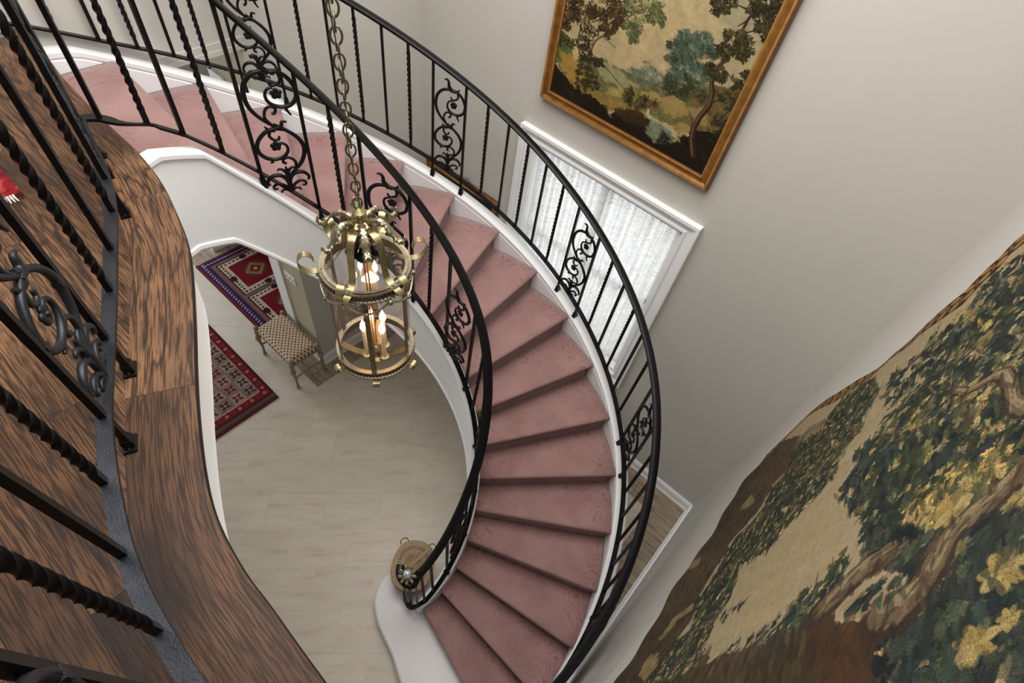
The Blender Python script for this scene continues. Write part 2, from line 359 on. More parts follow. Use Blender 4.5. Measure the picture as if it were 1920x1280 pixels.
# ------------------------------------------------------------------ painted grids (colour attribute)
class Canvas:
    """raster in surface coordinates (s to the right, t upward)"""
    def __init__(s, s0, s1, t0, t1, nx, ny, base):
        s.s0, s.s1, s.t0, s.t1, s.nx, s.ny = s0, s1, t0, t1, nx, ny
        s.S, s.T = np.meshgrid(np.linspace(s0, s1, nx), np.linspace(t0, t1, ny))
        s.a = np.empty((ny, nx, 3)); s.a[:] = base
        s.rng = np.random.default_rng(3)
    def noise(s, cell, seed=0, oct=3):
        r = np.random.default_rng(seed); out = np.zeros((s.ny, s.nx)); amp = 1; tot = 0
        for o in range(oct):
            gx = int(abs(s.s1 - s.s0) / cell) + 3; gy = int(abs(s.t1 - s.t0) / cell) + 3
            g = r.random((gy, gx)); x = (s.S - min(s.s0, s.s1)) / cell; y = (s.T - s.t0) / cell
            xi = x.astype(int); yi = y.astype(int); fx = x - xi; fy = y - yi; fx = fx * fx * (3 - 2 * fx); fy = fy * fy * (3 - 2 * fy)
            out += amp * (g[yi, xi] * (1 - fx) * (1 - fy) + g[yi, xi + 1] * fx * (1 - fy) + g[yi + 1, xi] * (1 - fx) * fy + g[yi + 1, xi + 1] * fx * fy)
            tot += amp; amp *= .55; cell /= 2
        return out / tot
    def blend(s, mask, col): s.a += (np.array(col) - s.a) * mask[..., None]
    def poly(s, pts, col, alpha=1, soft=None, seed=1, rough=0):
        S, T = s.S, s.T
        if rough:
            S = S + (s.noise(rough * 2, seed) - .5) * rough * 2; T = T + (s.noise(rough * 2, seed + 9) - .5) * rough * 2
        ins = np.zeros(S.shape, bool); n = len(pts)
        for i in range(n):
            x1, y1 = pts[i]; x2, y2 = pts[(i + 1) % n]
            if y1 == y2: continue
            c = ((T > y1) != (T > y2)) & (S < (x2 - x1) * (T - y1) / (y2 - y1) + x1); ins ^= c
        s.blend(ins * float(alpha), col); return ins
    def ell(s, x, y, a, b, ang, col, alpha=1.0):
        R = max(a, b); ds = (s.s1 - s.s0) / (s.nx - 1); dt = (s.t1 - s.t0) / (s.ny - 1)
        i0 = (x - s.s0) / ds; j0 = (y - s.t0) / dt; ri = abs(R / ds) + 1; rj = abs(R / dt) + 1
        ia, ib = max(0, int(i0 - ri)), min(s.nx, int(i0 + ri) + 2); ja, jb = max(0, int(j0 - rj)), min(s.ny, int(j0 + rj) + 2)
        if ia >= ib or ja >= jb: return
        dx = s.S[ja:jb, ia:ib] - x; dy = s.T[ja:jb, ia:ib] - y; c, q = math.cos(ang), math.sin(ang)
        e = ((dx * c + dy * q) / a) ** 2 + ((-dx * q + dy * c) / b) ** 2
        m = np.clip((1.25 - e) * 3, 0, 1) * alpha
        s.a[ja:jb, ia:ib] += (np.array(col) - s.a[ja:jb, ia:ib]) * m[..., None]
    def line(s, pts, w0, w1, col, alpha=1.0, step=.4):
        L_ = [0]
        for p, q in zip(pts[:-1], pts[1:]): L_.append(L_[-1] + math.hypot(q[0] - p[0], q[1] - p[1]))
        for i, (p, q) in enumerate(zip(pts[:-1], pts[1:])):
            l = math.hypot(q[0] - p[0], q[1] - p[1]); n = max(2, int(l / (min(w0, w1) * step)))
            for k in range(n):
                f = k / n; g = (L_[i] + l * f) / L_[-1]; w = w0 + (w1 - w0) * g
                s.ell(p[0] + (q[0] - p[0]) * f, p[1] + (q[1] - p[1]) * f, w / 2, w / 2, 0, col, alpha)
    def leaves(s, cx, cy, rx, ry, n, size, cols, ang0=None, spread=PI, out=False, ratio=.42):
        r = s.rng
        for _ in range(n):
            q = math.sqrt(r.random()); a = r.random() * 2 * PI; x = cx + rx * q * math.cos(a); y = cy + ry * q * math.sin(a)
            z = size * (.6 + .8 * r.random()); an = (ang0 if ang0 is not None else 0) + (r.random() - .5) * 2 * spread
            if out: an = a + (r.random() - .5) * .8
            s.ell(x, y, z, z * ratio, an, cols[r.integers(len(cols))], 1)
    def build(s, name, mat, fn, parent=None):
        """fn maps arrays (S,T) to world coordinates"""
        P = fn(s.S, s.T).reshape(-1, 3); ny, nx = s.ny, s.nx
        idx = np.arange(ny * nx).reshape(ny, nx)
        q = np.stack([idx[:-1, :-1], idx[:-1, 1:], idx[1:, 1:], idx[1:, :-1]], -1).reshape(-1, 4)
        me = bpy.data.meshes.new(name); me.vertices.add(len(P)); me.vertices.foreach_set('co', P.astype(np.float32).ravel())
        me.loops.add(q.size); me.loops.foreach_set('vertex_index', q.astype(np.int32).ravel())
        me.polygons.add(len(q)); me.polygons.foreach_set('loop_start', np.arange(0, q.size, 4, dtype=np.int32))
        me.update(calc_edges=True); me.polygons.foreach_set('use_smooth', np.ones(len(q), bool))
        at = me.color_attributes.new('Col', 'FLOAT_COLOR', 'POINT')
        c = np.clip(s.a, 0, 255) / 255; c = np.where(c > .04045, ((c + .055) / 1.055) ** 2.4, c / 12.92)
        c4 = np.ones((ny * nx, 4), np.float32); c4[:, :3] = c.reshape(-1, 3); at.data.foreach_set('color', c4.ravel())
        me.materials.append(mat); return link(name, me, parent)

# ================================================================== STRUCTURE
WA, WB, WL = -.474, 2.755, 3.03          # tapestry wall, window wall, left wall
TOP = 5.7
win_a0, win_a1, win_z0, win_z1 = .69, 1.92, 1.0, 2.55
mb = MB()
mb.wbox(WA - .15, win_a0, WB, WB + .15, 0, TOP).wbox(win_a1, WL + .12, WB, WB + .15, 0, TOP).wbox(win_a0, win_a1, WB, WB + .15, 0, win_z0).wbox(win_a0, win_a1, WB, WB + .15, win_z1, TOP)
struct('wall_back', mb, MAT['wall'])
struct('wall_right', MB().wbox(WA - .15, WA, -2.6, WB, 0, TOP), MAT['wall'])
JV = 1.42
struct('wall_left', MB().wbox(WL, WL + .45, JV, WB, 0, TOP).wbox(WL, WL + .12, -2.6, JV, 3.05, TOP), MAT['wall'])
struct('wall_front', MB().wbox(WA - .15, WL + .12, -2.75, -2.6, 0, TOP), MAT['wall'])
struct('ceiling', MB().wbox(WA - .15, WL + .15, -2.6, WB + .15, TOP, TOP + .1), MAT['ceiling'])
# hall beyond the opening
struct('wall_hall', MB().wbox(WL + .45, 9.2, 2.55, 2.7, 0, 3.04), MAT['wall'])
struct('ceiling_hall', MB().wbox(WL + .12, 9.2, -2.6, 2.7, 3.05, 3.2), MAT['ceiling'])
# floors
def poly_w(L): return [(W(a, b).x, W(a, b).y) for a, b in L]
struct('floor', MB().prism(poly_w([(-.20, -2.6), (-.20, 2.50), (2.85, 2.50), (2.85, 1.208), (3.40, 1.208), (9.2, 1.208), (9.2, -2.6)]), -.1, 0), MAT['tile'])
struct('floor_wood', MB().prism(poly_w([(WA, -2.6), (WA, WB), (WL + .5, WB), (9.2, WB), (9.2, 1.208), (2.85, 1.208), (2.85, 2.50), (-.20, 2.50), (-.20, -2.6)]), -.1, .001), MAT['hallwood'])
# baseboards
def bb(name, a0, a1, b0, b1, side):
    # side: unit offset into the room as (da, db)
    da, db = side; m = MB()
    for (t, z0, z1) in ((.016, 0, .105), (.022, 0, .022), (.012, .105, .122), (.007, .122, .132)):
        A0, A1 = sorted((a0, a0 + da * t)) if da else (a0, a1); B0, B1 = sorted((b0, b0 + db * t)) if db else (b0, b1)
        m.wbox(A0, A1, B0, B1, z0, z1)
    return struct(name, m, MAT['white'])
bb('baseboard_back', WA, WL, WB, WB, (0, -1)); bb('baseboard_right', WA, WA, -2.6, WB, (1, 0)); bb('baseboard_left', WL, WL, JV, WB, (-1, 0))
# upper floor slab and its edge
EDGE = [(-2.203, 2.033), (-1.942, 1.806), (-1.726, 1.655), (-1.549, 1.534), (-1.409, 1.447), (-1.254, 1.326), (-1.121, 1.184), (-1.031, 1.083), (-.966, .984), (-.861, .803), (-.774, .645), (-.692, .508), (-.629, .412), (-.571, .336), (-.512, .278), (-.437, .217), (-.375, .178), (-.283, .113), (-.216, .068), (-.12, .0), (.0, -.085), (.16, -.19), (.34, -.30), (.405, -.345)]
def smooth_path(P, n=3, it=2):
    P = [Vector((*p, 0)) if len(p) == 2 else Vector(p) for p in P]
    for _ in range(it):
        Q = [P[0]]
        for a, b in zip(P[:-1], P[1:]): Q += [a * .75 + b * .25, a * .25 + b * .75]
        Q.append(P[-1]); P = Q
    return P
ED = smooth_path(EDGE)
def offset_path(P, d):
    out = []
    for i, p in enumerate(P):
        t = P[min(i + 1, len(P) - 1)] - P[max(i - 1, 0)]; n = Vector((-t.y, t.x, 0)).normalized(); out.append(p + n * d)
    return out
def floor_poly(off, pad=0):
    E_ = offset_path(ED, -off)
    pts = [(p.x, p.y) for p in E_] + poly_w([(WA, -2.55), (WL, -2.55)])
    return pts
def uvmesh(name, mb_, mat, uvf, **k):
    o = mb_.build(name, mat, **k); me = o.data; uvl = me.uv_layers.new(name='UVMap')
    for lp in me.loops:
        co = me.vertices[lp.vertex_index].co; uvl.data[lp.index].uv = uvf(co)
    return o
# planked landing
fl = uvmesh('floor_upper', MB().prism(floor_poly(.14), UF - .03, UF), MAT['wood'], lambda c: (c.x * UU.x + c.y * UU.y, c.x * VV.x + c.y * VV.y + .045))
fl['kind'] = 'structure'
struct('ceiling_lower', MB().prism(floor_poly(.045), 3.03, UF - .03), MAT['offwhite'])
# curved nosing strip
def strip(name, P, o0, o1, z0, z1, mat):
    A = offset_path(P, -o0); B = offset_path(P, -o1); m = MB(); n = len(P)
    prof = [(0, 0), (.004, -.006), (.004, -.022), (0, -.03)]
    vs = []; L_ = 0; us = []
    for i in range(n):
        if i: L_ += (P[i] - P[i - 1]).length
        us.append(L_); d = (A[i] - B[i]).normalized()
        row = [B[i] + Vector((0, 0, z0)), B[i] + Vector((0, 0, z1))] + [A[i] + d * (-.006) + Vector((0, 0, z1)), A[i] + d * .001 + Vector((0, 0, z1 - .004)), A[i] + d * .003 + Vector((0, 0, z1 - .015)), A[i] + Vector((0, 0, z0))]
        vs += row
    k = 6; fs = []
    for i in range(n - 1):
        for j in range(k): fs.append((i * k + j, (i + 1) * k + j, (i + 1) * k + (j + 1) % k, i * k + (j + 1) % k))
    fs.append(tuple(range(k))); fs.append(tuple((n - 1) * k + j for j in range(k))[::-1])
    me = bpy.data.meshes.new(name); me.from_pydata([tuple(v) for v in vs], [], fs); me.update()
    uvl = me.uv_layers.new(name='UVMap')
    for lp in me.loops:
        vi = lp.vertex_index; i, j = divmod(vi, k); w = [o1 - o0, o1 - o0, .006, 0, 0, 0][j]; uvl.data[lp.index].uv = (us[i], w + (.01 if j in (0, 5) else 0))
    me.materials.append(mat); o = link(name, me)
    bm = bmesh.new(); bm.from_mesh(me); bmesh.ops.recalc_face_normals(bm, faces=bm.faces); bm.to_mesh(me); bm.free()
    return o
st = strip('trim_1', ED, 0, .15, UF - .034, UF + .0012, MAT['woodnose']); st['kind'] = 'structure'
# white fascia under the nosing with a bead
m = MB(); FP = offset_path(ED, -.04)
m.sweep([p + Vector((0, 0, 3.05)) for p in FP], [(-.012, 0), (0, 0), (.004, .012), (0, .03), (0, UF - .036 - 3.05), (-.012, UF - .036 - 3.05)])
struct('trim_2', m, MAT['offwhite'], smooth=True, angle=30)
# tan return of the opening with white jamb
struct('trim_3', MB().wbox(WL + .32, WL + .47, JV - .02, JV + .0, 0, 2.75).wbox(WL + .45, WL + .475, JV - .02, JV + .4, 0, 2.75), MAT['white'])
struct('wall_return', MB().wbox(WL + .002, WL + .449, JV - .004, JV, .0, 3.05), MAT['olive'])
bb2 = MB().wbox(WL - .0, WL + .32, JV - .02, JV - .004, 0, .12); struct('baseboard_return', bb2, MAT['white'])
# far corner of the hall wall with baseboard
K2 = on_z(402, 470, 0); ka, kb = K2.dot(UU), K2.dot(VV)
struct('wall_far', MB().wbox(ka, ka + 1.5, kb, kb + .6, 0, 3.05), MAT['wall'])
struct('baseboard_far', MB().wbox(ka - .015, ka + 1.5, kb - .015, kb, 0, .13).wbox(ka - .015, ka, kb, kb + .6, 0, .13), MAT['white'])
# crown line at head of the opening
struct('trim_4', MB().wbox(WL - .02, WL, -2.6, JV + .02, 3.045, 3.07).wbox(WL - .012, WL, -2.6, JV + .02, 3.07, 3.105), MAT['wall'])
# landing baseboard on left wall
struct('baseboard_landing', MB().wbox(WL - .016, WL, -2.55, .55, UF, UF + .13), MAT['white'])
# dark-framed glazed door in hall behind the stair
dth = thing('hall_door', 'cream door with dark brown edge seen past the outer stair rail, upper left', 'door', W(6.9, 2.54, 0))
MB().wbox(7.0, 7.8, 2.51, 2.55, 0, 2.1).wbox(6.84, 6.96, 2.5, 2.55, 0, 2.2).wbox(6.42, 6.54, 2.5, 2.55, 0, 2.2).build('door_panel', MAT['white'], dth)
MB().wbox(6.24, 6.40, 2.49, 2.55, 0, 2.15).build('door_frame', MAT['dark'], dth)

# ------------------------------------------------------------------ window
wn = thing('window_1', 'white cased window behind sheer curtain', 'window', W(1.3, WB, 1.7)); wn['kind'] = 'structure'
del wn['label'], wn['category']
m = MB()
ca0, ca1, cz0, cz1 = .60, 2.01, .9, 2.635
def frame_ring(m, a0, a1, z0, z1, w, b0, b1):
    m.wbox(a0, a1, b0, b1, z1 - w, z1).wbox(a0, a1, b0, b1, z0, z0 + w).wbox(a0, a0 + w, b0, b1, z0 + w, z1 - w).wbox(a1 - w, a1, b0, b1, z0 + w, z1 - w)
frame_ring(m, ca0, ca1, cz0, cz1, .095, WB - .022, WB + .0)
frame_ring(m, ca0 + .0, ca1 - .0, cz0, cz1, .022, WB - .045, WB - .022)
frame_ring(m, ca0 + .012, ca1 - .012, cz0 + .012, cz1 - .012, .03, WB - .034, WB - .022)
frame_ring(m, ca0 + .075, ca1 - .075, cz0 + .075, cz1 - .075, .015, WB - .03, WB - .022)
m.build('window_casing', MAT['white'], wn, bevel=.003)
m = MB(); frame_ring(m, ca0 + .09, ca1 - .09, cz0 + .09, cz1 - .09, .03, WB + .0, WB + .15); m.build('window_reveal', MAT['white'], wn)
m = MB(); frame_ring(m, win_a0 + .02, win_a1 - .02, win_z0 + .02, win_z1 - .02, .045, WB + .10, WB + .13)
m.wbox(1.28, 1.33, WB + .10, WB + .13, win_z0, win_z1).wbox(win_a0, win_a1, WB + .10, WB + .13, 1.75, 1.79); m.build('sash', MAT['white'], wn)
MB().wbox(win_a0 + .03, win_a1 - .03, WB + .112, WB + .117, win_z0 + .03, win_z1 - .03).build('pane', MAT['pane'], wn)
# curtain
ct = thing('sheer_curtain', 'white ribbed sheer curtain hanging inside the window on the stair wall', 'curtain', W(1.3, WB + .05, 2.5))
nx, nz = 260, 3; vs = []; fs = []
for i in range(nx):
    a = .745 + (1.865 - .745) * i / (nx - 1); x = i / (nx - 1)
    b = WB + .055 + .016 * math.sin(2 * PI * x * 17) + .007 * math.sin(2 * PI * x * 41 + 1)
    for j in range(nz): vs.append(tuple(W(a, b + .002 * j, 1.03 + (2.50 - 1.03) * j / (nz - 1))))
for i in range(nx - 1):
    for j in range(nz - 1): fs.append((i * nz + j, (i + 1) * nz + j, (i + 1) * nz + j + 1, i * nz + j + 1))
o = MB().add(vs, fs).build('curtain_panel', MAT['sheer'], ct, smooth=True, angle=80)
MB().tube([W(.73, WB + .055, 2.505), W(1.88, WB + .055, 2.505)], .006).build('curtain_rod', MAT['white'], ct)

# ================================================================== STAIRCASE
stair = thing('curved_staircase', 'curved staircase with rose carpeted treads and white stringers', 'staircase', cyl(.7, 1, 0))
def step(k):
    zt = zn(k); r0 = Rc(k) + .028; r1 = Rno(k); nr = 14; m = MB(); vs = []; edge = []
    th_a, th_b = th(k), th(k + 1); zb = zn(k - 1) - .01 if k > 1 else .15
    last = k == 17
    prof = [('a', .03, zb), ('a', .03, zt - .045), ('a', .012, zt - .036), ('a', .0, zt - .02), ('a', .004, zt - .006), ('a', .02, zt)]
    nb = 8
    cols = []
    for i in range(nr + 1):
        f = i / nr; row = []
        r0b, r1b = Rc(k + 1) + .028, Rno(k + 1)
        ra = r0 + (r1 - r0) * f; rb = r0b + (r1b - r0b) * f
        # slight nosing roll at the outer end
        pa = Vector((CX + ra * math.cos(th_a), CY + ra * math.sin(th_a), 0)); ta = Vector((-math.sin(th_a), math.cos(th_a), 0))
        tb = Vector((-math.sin(th_b), math.cos(th_b), 0)); pb = Vector((CX + rb * math.cos(th_b), CY + rb * math.sin(th_b), 0))
        for (_, s, z) in prof: row.append((pa + ta * s + Vector((0, 0, z)), abs(2 * f - 1)))
        A = pa + ta * .02; Bq = pb + tb * (.032)
        for j in range(1, nb + 1):
            g = j / nb; p = A.lerp(Bq, g)
            # bulge so that sides follow the curve
            mid = math.sin(PI * g) * ra * (1 - math.cos(DTH / 2)); d = Vector((p.x - CX, p.y - CY, 0)).normalized(); p = p + d * mid
            e = max(abs(2 * f - 1), g * .9); row.append((p + Vector((0, 0, zt)), e))
        row.append((Bq + Vector((0, 0, zt - .02)), 1)); row.append((pa + ta * .03 + Vector((0, 0, zb)), 1))
        cols.append(row)
    n = len(cols[0]); ev = []
    for row in cols:
        for p, e in row: vs.append(tuple(p)); ev.append(e)
    fs = []
    for i in range(nr):
        for j in range(n - 1): fs.append((i * n + j, i * n + j + 1, (i + 1) * n + j + 1, (i + 1) * n + j))
    fs.append(tuple(range(n))); fs.append(tuple(nr * n + j for j in range(n))[::-1])
    me = bpy.data.meshes.new('carpeted_step'); me.from_pydata(vs, [], fs); me.update()
    at = me.attributes.new('edge', 'FLOAT', 'POINT'); vals = [min(1, max(.12, (e - .45) * 2.4)) for e in ev]; at.data.foreach_set('value', vals)
    bm = bmesh.new(); bm.from_mesh(me); bmesh.ops.recalc_face_normals(bm, faces=bm.faces)
    for f in bm.faces: f.smooth = len(f.verts) == 4
    bm.to_mesh(me); bm.free(); me.materials.append(MAT['carpet'])
    return link('carpeted_step', me, stair)
for k in range(1, 18): step(k)
# upper end wedge of carpet up to the landing nosing
def helix(Rf, k0, k1, off, n=8):
    N = int((k1 - k0) * n) + 1; out = []
    for i in range(N + 1):
        k = k0 + (k1 - k0) * i / N; out.append(cyl(smoothT(Rf, k), k, zn(k) + (off(k) if callable(off) else off)))
    return out
def sides_for(P):
    return [Vector((CX - p.x, CY - p.y, 0)).normalized() for p in P]          # toward centre
def lvl(k):      # stringer and rail flatten as they meet the landing
    return -max(0, k - 17.4) * .12
def off_in(k): return .006 + lvl(k)
Pin = helix(Rc, .75, 19.3, off_in)
for p in Pin: p.z = min(p.z, 3.3225)
prof_in = [(-.03, -.30), (-.03, -.008), (-.026, 0), (.026, 0), (.034, -.006), (.034, -.022), (.026, -.026), (.026, -.034), (.022, -.038), (.022, -.43), (.030, -.435), (.032, -.452), (.026, -.465), (-.03, -.465)]
m = MB(); m.sweep(Pin, prof_in, sides=sides_for(Pin)); m.build('inner_stringer', MAT['white'], stair, smooth=True, angle=25)
Pout = helix(lambda k: Rno(k) + .045, .4, 18.1, lambda k: .004 + lvl(k))
prof_out = [(.045, -.30), (.045, -.038), (.04, -.034), (.04, -.028), (.045, -.024), (.045, -.004), (.04, 0), (-.034, 0), (-.04, -.005), (-.04, -.02), (-.034, -.024), (-.034, -.42), (.045, -.42)]
m = MB(); m.sweep(Pout, prof_out, sides=sides_for(Pout)); m.build('outer_stringer', MAT['white'], stair, smooth=True, angle=25)
# plaster underside
m = MB(); A = helix(lambda k: Rc(k) - .02, 1.6, 18.6, lambda k: -.44 + lvl(k)); B = helix(lambda k: Rno(k) + .07, 1.6, 18.6, lambda k: -.40 + lvl(k))
n = len(A); m.add(A + B + [p + Vector((0, 0, .03)) for p in A] + [p + Vector((0, 0, .03)) for p in B], [(i, i + 1, n + i + 1, n + i) for i in range(n - 1)] + [(2 * n + i, 3 * n + i, 3 * n + i + 1, 2 * n + i + 1) for i in range(n - 1)])
m.build('plaster_soffit', MAT['offwhite'], stair, smooth=True)
# marble starting step
mp_ = [(-.16, .84), (-.20, .79), (.02, .58), (.16, .45), (.48, .14), (.33, -.02), (.10, .02), (-.06, .10), (-.17, .20), (-.285, .333), (-.335, .405), (-.385, .478), (-.455, .555), (-.52, .624), (-.57, .69), (-.601, .752), (-.622, .80), (-.626, .859), (-.619, .92), (-.595, .985), (-.545, 1.04), (-.47, 1.075), (-.39, 1.09), (-.30, 1.08), (-.2, 1.04), (-.12, .98), (-.1, .93)]
mpS = smooth_path([(*p, 0) for p in mp_] + [(*mp_[0], 0)], it=1)[:-1]
m = MB(); m.prism([(p.x, p.y) for p in mpS], .0, .15); o = m.build('marble_starting_step', MAT['marble'], stair, bevel=.014)
for p in o.data.polygons: p.use_smooth = False
o['label'] = 'pale marble bullnose starting step'
area_ = None

# ================================================================== RAILINGS
HAND = [(-.015, -.014), (.015, -.014), (.015, -.004), (.024, -.002), (.026, .006), (.019, .014), (.008, .0175), (-.008, .0175), (-.019, .014), (-.026, .006), (-.024, -.002), (-.015, -.004)]
BAR = [(-.0155, -.005), (.0155, -.005), (.0155, .005), (-.0155, .005)]
BH = .652                       # bar to handrail
BW = .0145
def plain_mesh(h=BH):
    return MB().box((0, 0, h / 2), (BW, BW, h)).mesh('plain_baluster', MAT['iron'])
def twist_mesh(h=BH):
    m = MB(); N = 110; vs = []; e = .05; q = BW * .62
    for i in range(N + 1):
        z = h * i / N; t = min(1, max(0, (z - e) / (h - 2 * e))); a = PI / 4 + t * 2 * PI * 4.5; rr = BW * .78 if 0 < t < 1 else BW * .70
        for j in range(4): vs.append((rr * math.cos(a + j * PI / 2), rr * math.sin(a + j * PI / 2), z))
    fs = [(i * 4 + j, i * 4 + (j + 1) % 4, (i + 1) * 4 + (j + 1) % 4, (i + 1) * 4 + j) for i in range(N) for j in range(4)] + [(3, 2, 1, 0), (N * 4, N * 4 + 1, N * 4 + 2, N * 4 + 3)]
    m.add(vs, fs); return m.mesh('twisted_baluster', MAT['iron'], True, 35)
def post_mesh(low, h=BH):
    m = MB().box((0, 0, (h - low) / 2), (BW, BW, h + low)); return m.mesh('post', MAT['iron'])
def shoe_mesh():
    m = MB().box((0, 0, .004), (.046, .028, .008)).box((0, 0, .018), (.024, .024, .03)).box((0, 0, .036), (.019, .019, .01)).box((0, 0, .010), (.03, .02, .008))
    m.ball((.017, 0, .008), .005, 6).ball((-.017, 0, .008), .005, 6)
    return m.mesh('shoe', MAT['iron'])
def catmull(P, n=6):
    P = [Vector(p) for p in P]; Q = [P[0] * 2 - P[1]] + P + [P[-1] * 2 - P[-2]]; out = []
    for i in range(1, len(Q) - 2):
        a, b, c, d = Q[i - 1:i + 3]
        for j in range(n):
            t = j / n; out.append(.5 * ((2 * b) + (c - a) * t + (2 * a - 5 * b + 4 * c - d) * t * t + (3 * b - a - 3 * c + d) * t ** 3))
    out.append(P[-1]); return out
def scroll_mesh(thick=1.38):
    """cast scroll panel, x across, y out of plane, z up from the bar"""
    m = MB(); S = .00094
    def P(x, y): return ((x - 993) * S, 0, (1118 - y) * S)
    def stroke(pts, r0, r1, rm=None, n=5):
        c = catmull([P(*p) for p in pts], n); N = len(c)
        rs = []
        for i in range(N):
            t = i / (N - 1)
            if rm is None: r = r0 + (r1 - r0) * t
            else: r = (r0 + (rm - r0) * t * 2) if t < .5 else (rm + (r1 - rm) * (t - .5) * 2)
            rs.append(r * thick)
        m.tube(c, rs, 7)
    # upper ring: right shoulder, round into the flower
    stroke([(1000, 792), (945, 740), (912, 690), (903, 640), (912, 590), (945, 552), (990, 540), (1030, 545)], .0045, .0055, .0072)
    stroke([(1000, 545), (1040, 548), (1078, 580), (1098, 630), (1090, 672), (1060, 696), (1020, 694), (988, 672), (980, 640), (992, 616), (1014, 610)], .006, .0035, .0062)
    stroke([(1010, 550), (988, 522), (986, 498), (975, 480), (958, 482)], .0085, .003)
    stroke([(1015, 548), (1040, 545), (1058, 530)], .008, .0025)
    stroke([(1046, 555), (1048, 585), (1030, 600), (1010, 602), (1002, 586)], .005, .0035)
    stroke([(1045, 692), (1050, 715), (1062, 738)], .006, .0025)
    stroke([(975, 768), (958, 735), (968, 700), (990, 690), (1006, 702), (1000, 720), (988, 720)], .0045, .0045)
    # lower ring
    stroke([(985, 770), (1030, 805), (1068, 845), (1086, 890), (1080, 935), (1060, 975), (1030, 1005), (1000, 1035)], .005, .0045, .0072)
    stroke([(1020, 798), (985, 790), (945, 802), (910, 838), (898, 880), (915, 915), (950, 936), (990, 932), (1016, 908), (1018, 880), (1000, 862), (978, 864)], .006, .0035, .0062)
    stroke([(985, 790), (1012, 782), (1020, 762), (1038, 766)], .0075, .003)
    stroke([(985, 795), (962, 792), (948, 776)], .008, .0025)
    stroke([(965, 797), (958, 822), (972, 842), (992, 842), (996, 828)], .005, .0035)
    stroke([(942, 930), (946, 948), (935, 952)], .006, .0025)
    stroke([(1035, 1000), (1038, 962), (1015, 938), (992, 942), (988, 958), (1000, 966)], .0045, .0045)
    # palmette
    for sgn in (-1, 1):
        X = lambda x: 993 + sgn * x
        stroke([(X(0), 1100), (X(8), 1050), (X(34), 1022), (X(68), 1024), (X(90), 1050), (X(84), 1068)], .006, .004, .0065)
        stroke([(X(0), 1112), (X(22), 1082), (X(48), 1068), (X(70), 1078), (X(68), 1094), (X(54), 1092)], .0055, .0035)
        stroke([(X(4), 1116), (X(22), 1104), (X(38), 1108), (X(44), 1118)], .0045, .003)
        stroke([(X(0), 1020), (X(14), 998), (X(30), 990), (X(38), 998)], .006, .0025)
    stroke([(993, 1118), (993, 1060), (993, 1020), (993, 982)], .006, .003, .0095)
    # clips that hold the rings to the posts
    for (x, y) in ((902, 640), (1097, 650), (899, 880), (1086, 905)):
        c = Vector(P(x, y)); m.box(c, (.016, .017, .012))
    return m.mesh('scroll_panel', MAT['iron'], True, 60)
def rosette_mesh():
    m = MB()
    for j in range(5):
        a = 2 * PI * j / 5 + .3; m.ball((.0125 * math.cos(a), 0, .0125 * math.sin(a)), .0108, 8, (1, .6, 1))
    m.ball((0, -.004, 0), .006, 8); m.ball((0, .004, 0), .006, 8); return m.mesh('rosette', MAT['iron'], True, 70)
ME = {'plain': plain_mesh(), 'twist': twist_mesh(), 'shoe': shoe_mesh(), 'scroll': scroll_mesh(), 'ros': rosette_mesh()}
def inst(name, me, parent, loc, rotz, tilt=None):
    o = bpy.data.objects.new(name, me); COL.objects.link(o)
    R = Matrix.Rotation(rotz, 4, 'Z')
    if tilt: R = tilt @ R
    o.matrix_world = Matrix.Translation(loc) @ R
    mw = o.matrix_world.copy(); o.parent = parent; o.matrix_parent_inverse = parent.matrix_basis.inverted(); o.matrix_basis = mw
    return o
def two_point(name, me, parent, bot, top, rotz, h=BH):
    d = Vector(top) - Vector(bot); q = Vector((0, 0, 1)).rotation_difference(d).to_matrix().to_4x4()
    sc = Matrix.Diagonal((1, 1, d.length / h, 1))
    o = bpy.data.objects.new(name, me); COL.objects.link(o)
    mw = Matrix.Translation(bot) @ q @ Matrix.Rotation(rotz, 4, 'Z') @ sc
    o.parent = parent; o.matrix_parent_inverse = parent.matrix_basis.inverted(); o.matrix_basis = mw; return o
def rail_post(parent, foot, bot, top, rotz, mat='iron'):
    """square post from shoe through bar to handrail"""
    foot, bot, top = Vector(foot), Vector(bot), Vector(top)
    d = (top - foot); R = Vector((0, 0, 1)).rotation_difference(d).to_matrix().to_4x4() @ Matrix.Rotation(rotz, 4, 'Z')
    m = MB().box((0, 0, d.length / 2), (BW, BW, d.length), None); me = m.mesh('post', MAT['iron'])
    o = bpy.data.objects.new('post', me); COL.objects.link(o); mw = Matrix.Translation(foot) @ R
    o.parent = parent; o.matrix_parent_inverse = parent.matrix_basis.inverted(); o.matrix_basis = mw
    s = bpy.data.objects.new('shoe', ME['shoe']); COL.objects.link(s); s.parent = o
    s.matrix_basis = Matrix.Identity(4)
    return o
ME['scroll_grey'] = ME['scroll'].copy(); ME['scroll_grey'].materials[0] = MAT['darkiron']; ME['ros_grey'] = ME['ros'].copy(); ME['ros_grey'].materials[0] = MAT['darkiron']  # grey copies put highlights into the colour of the balcony scrolls
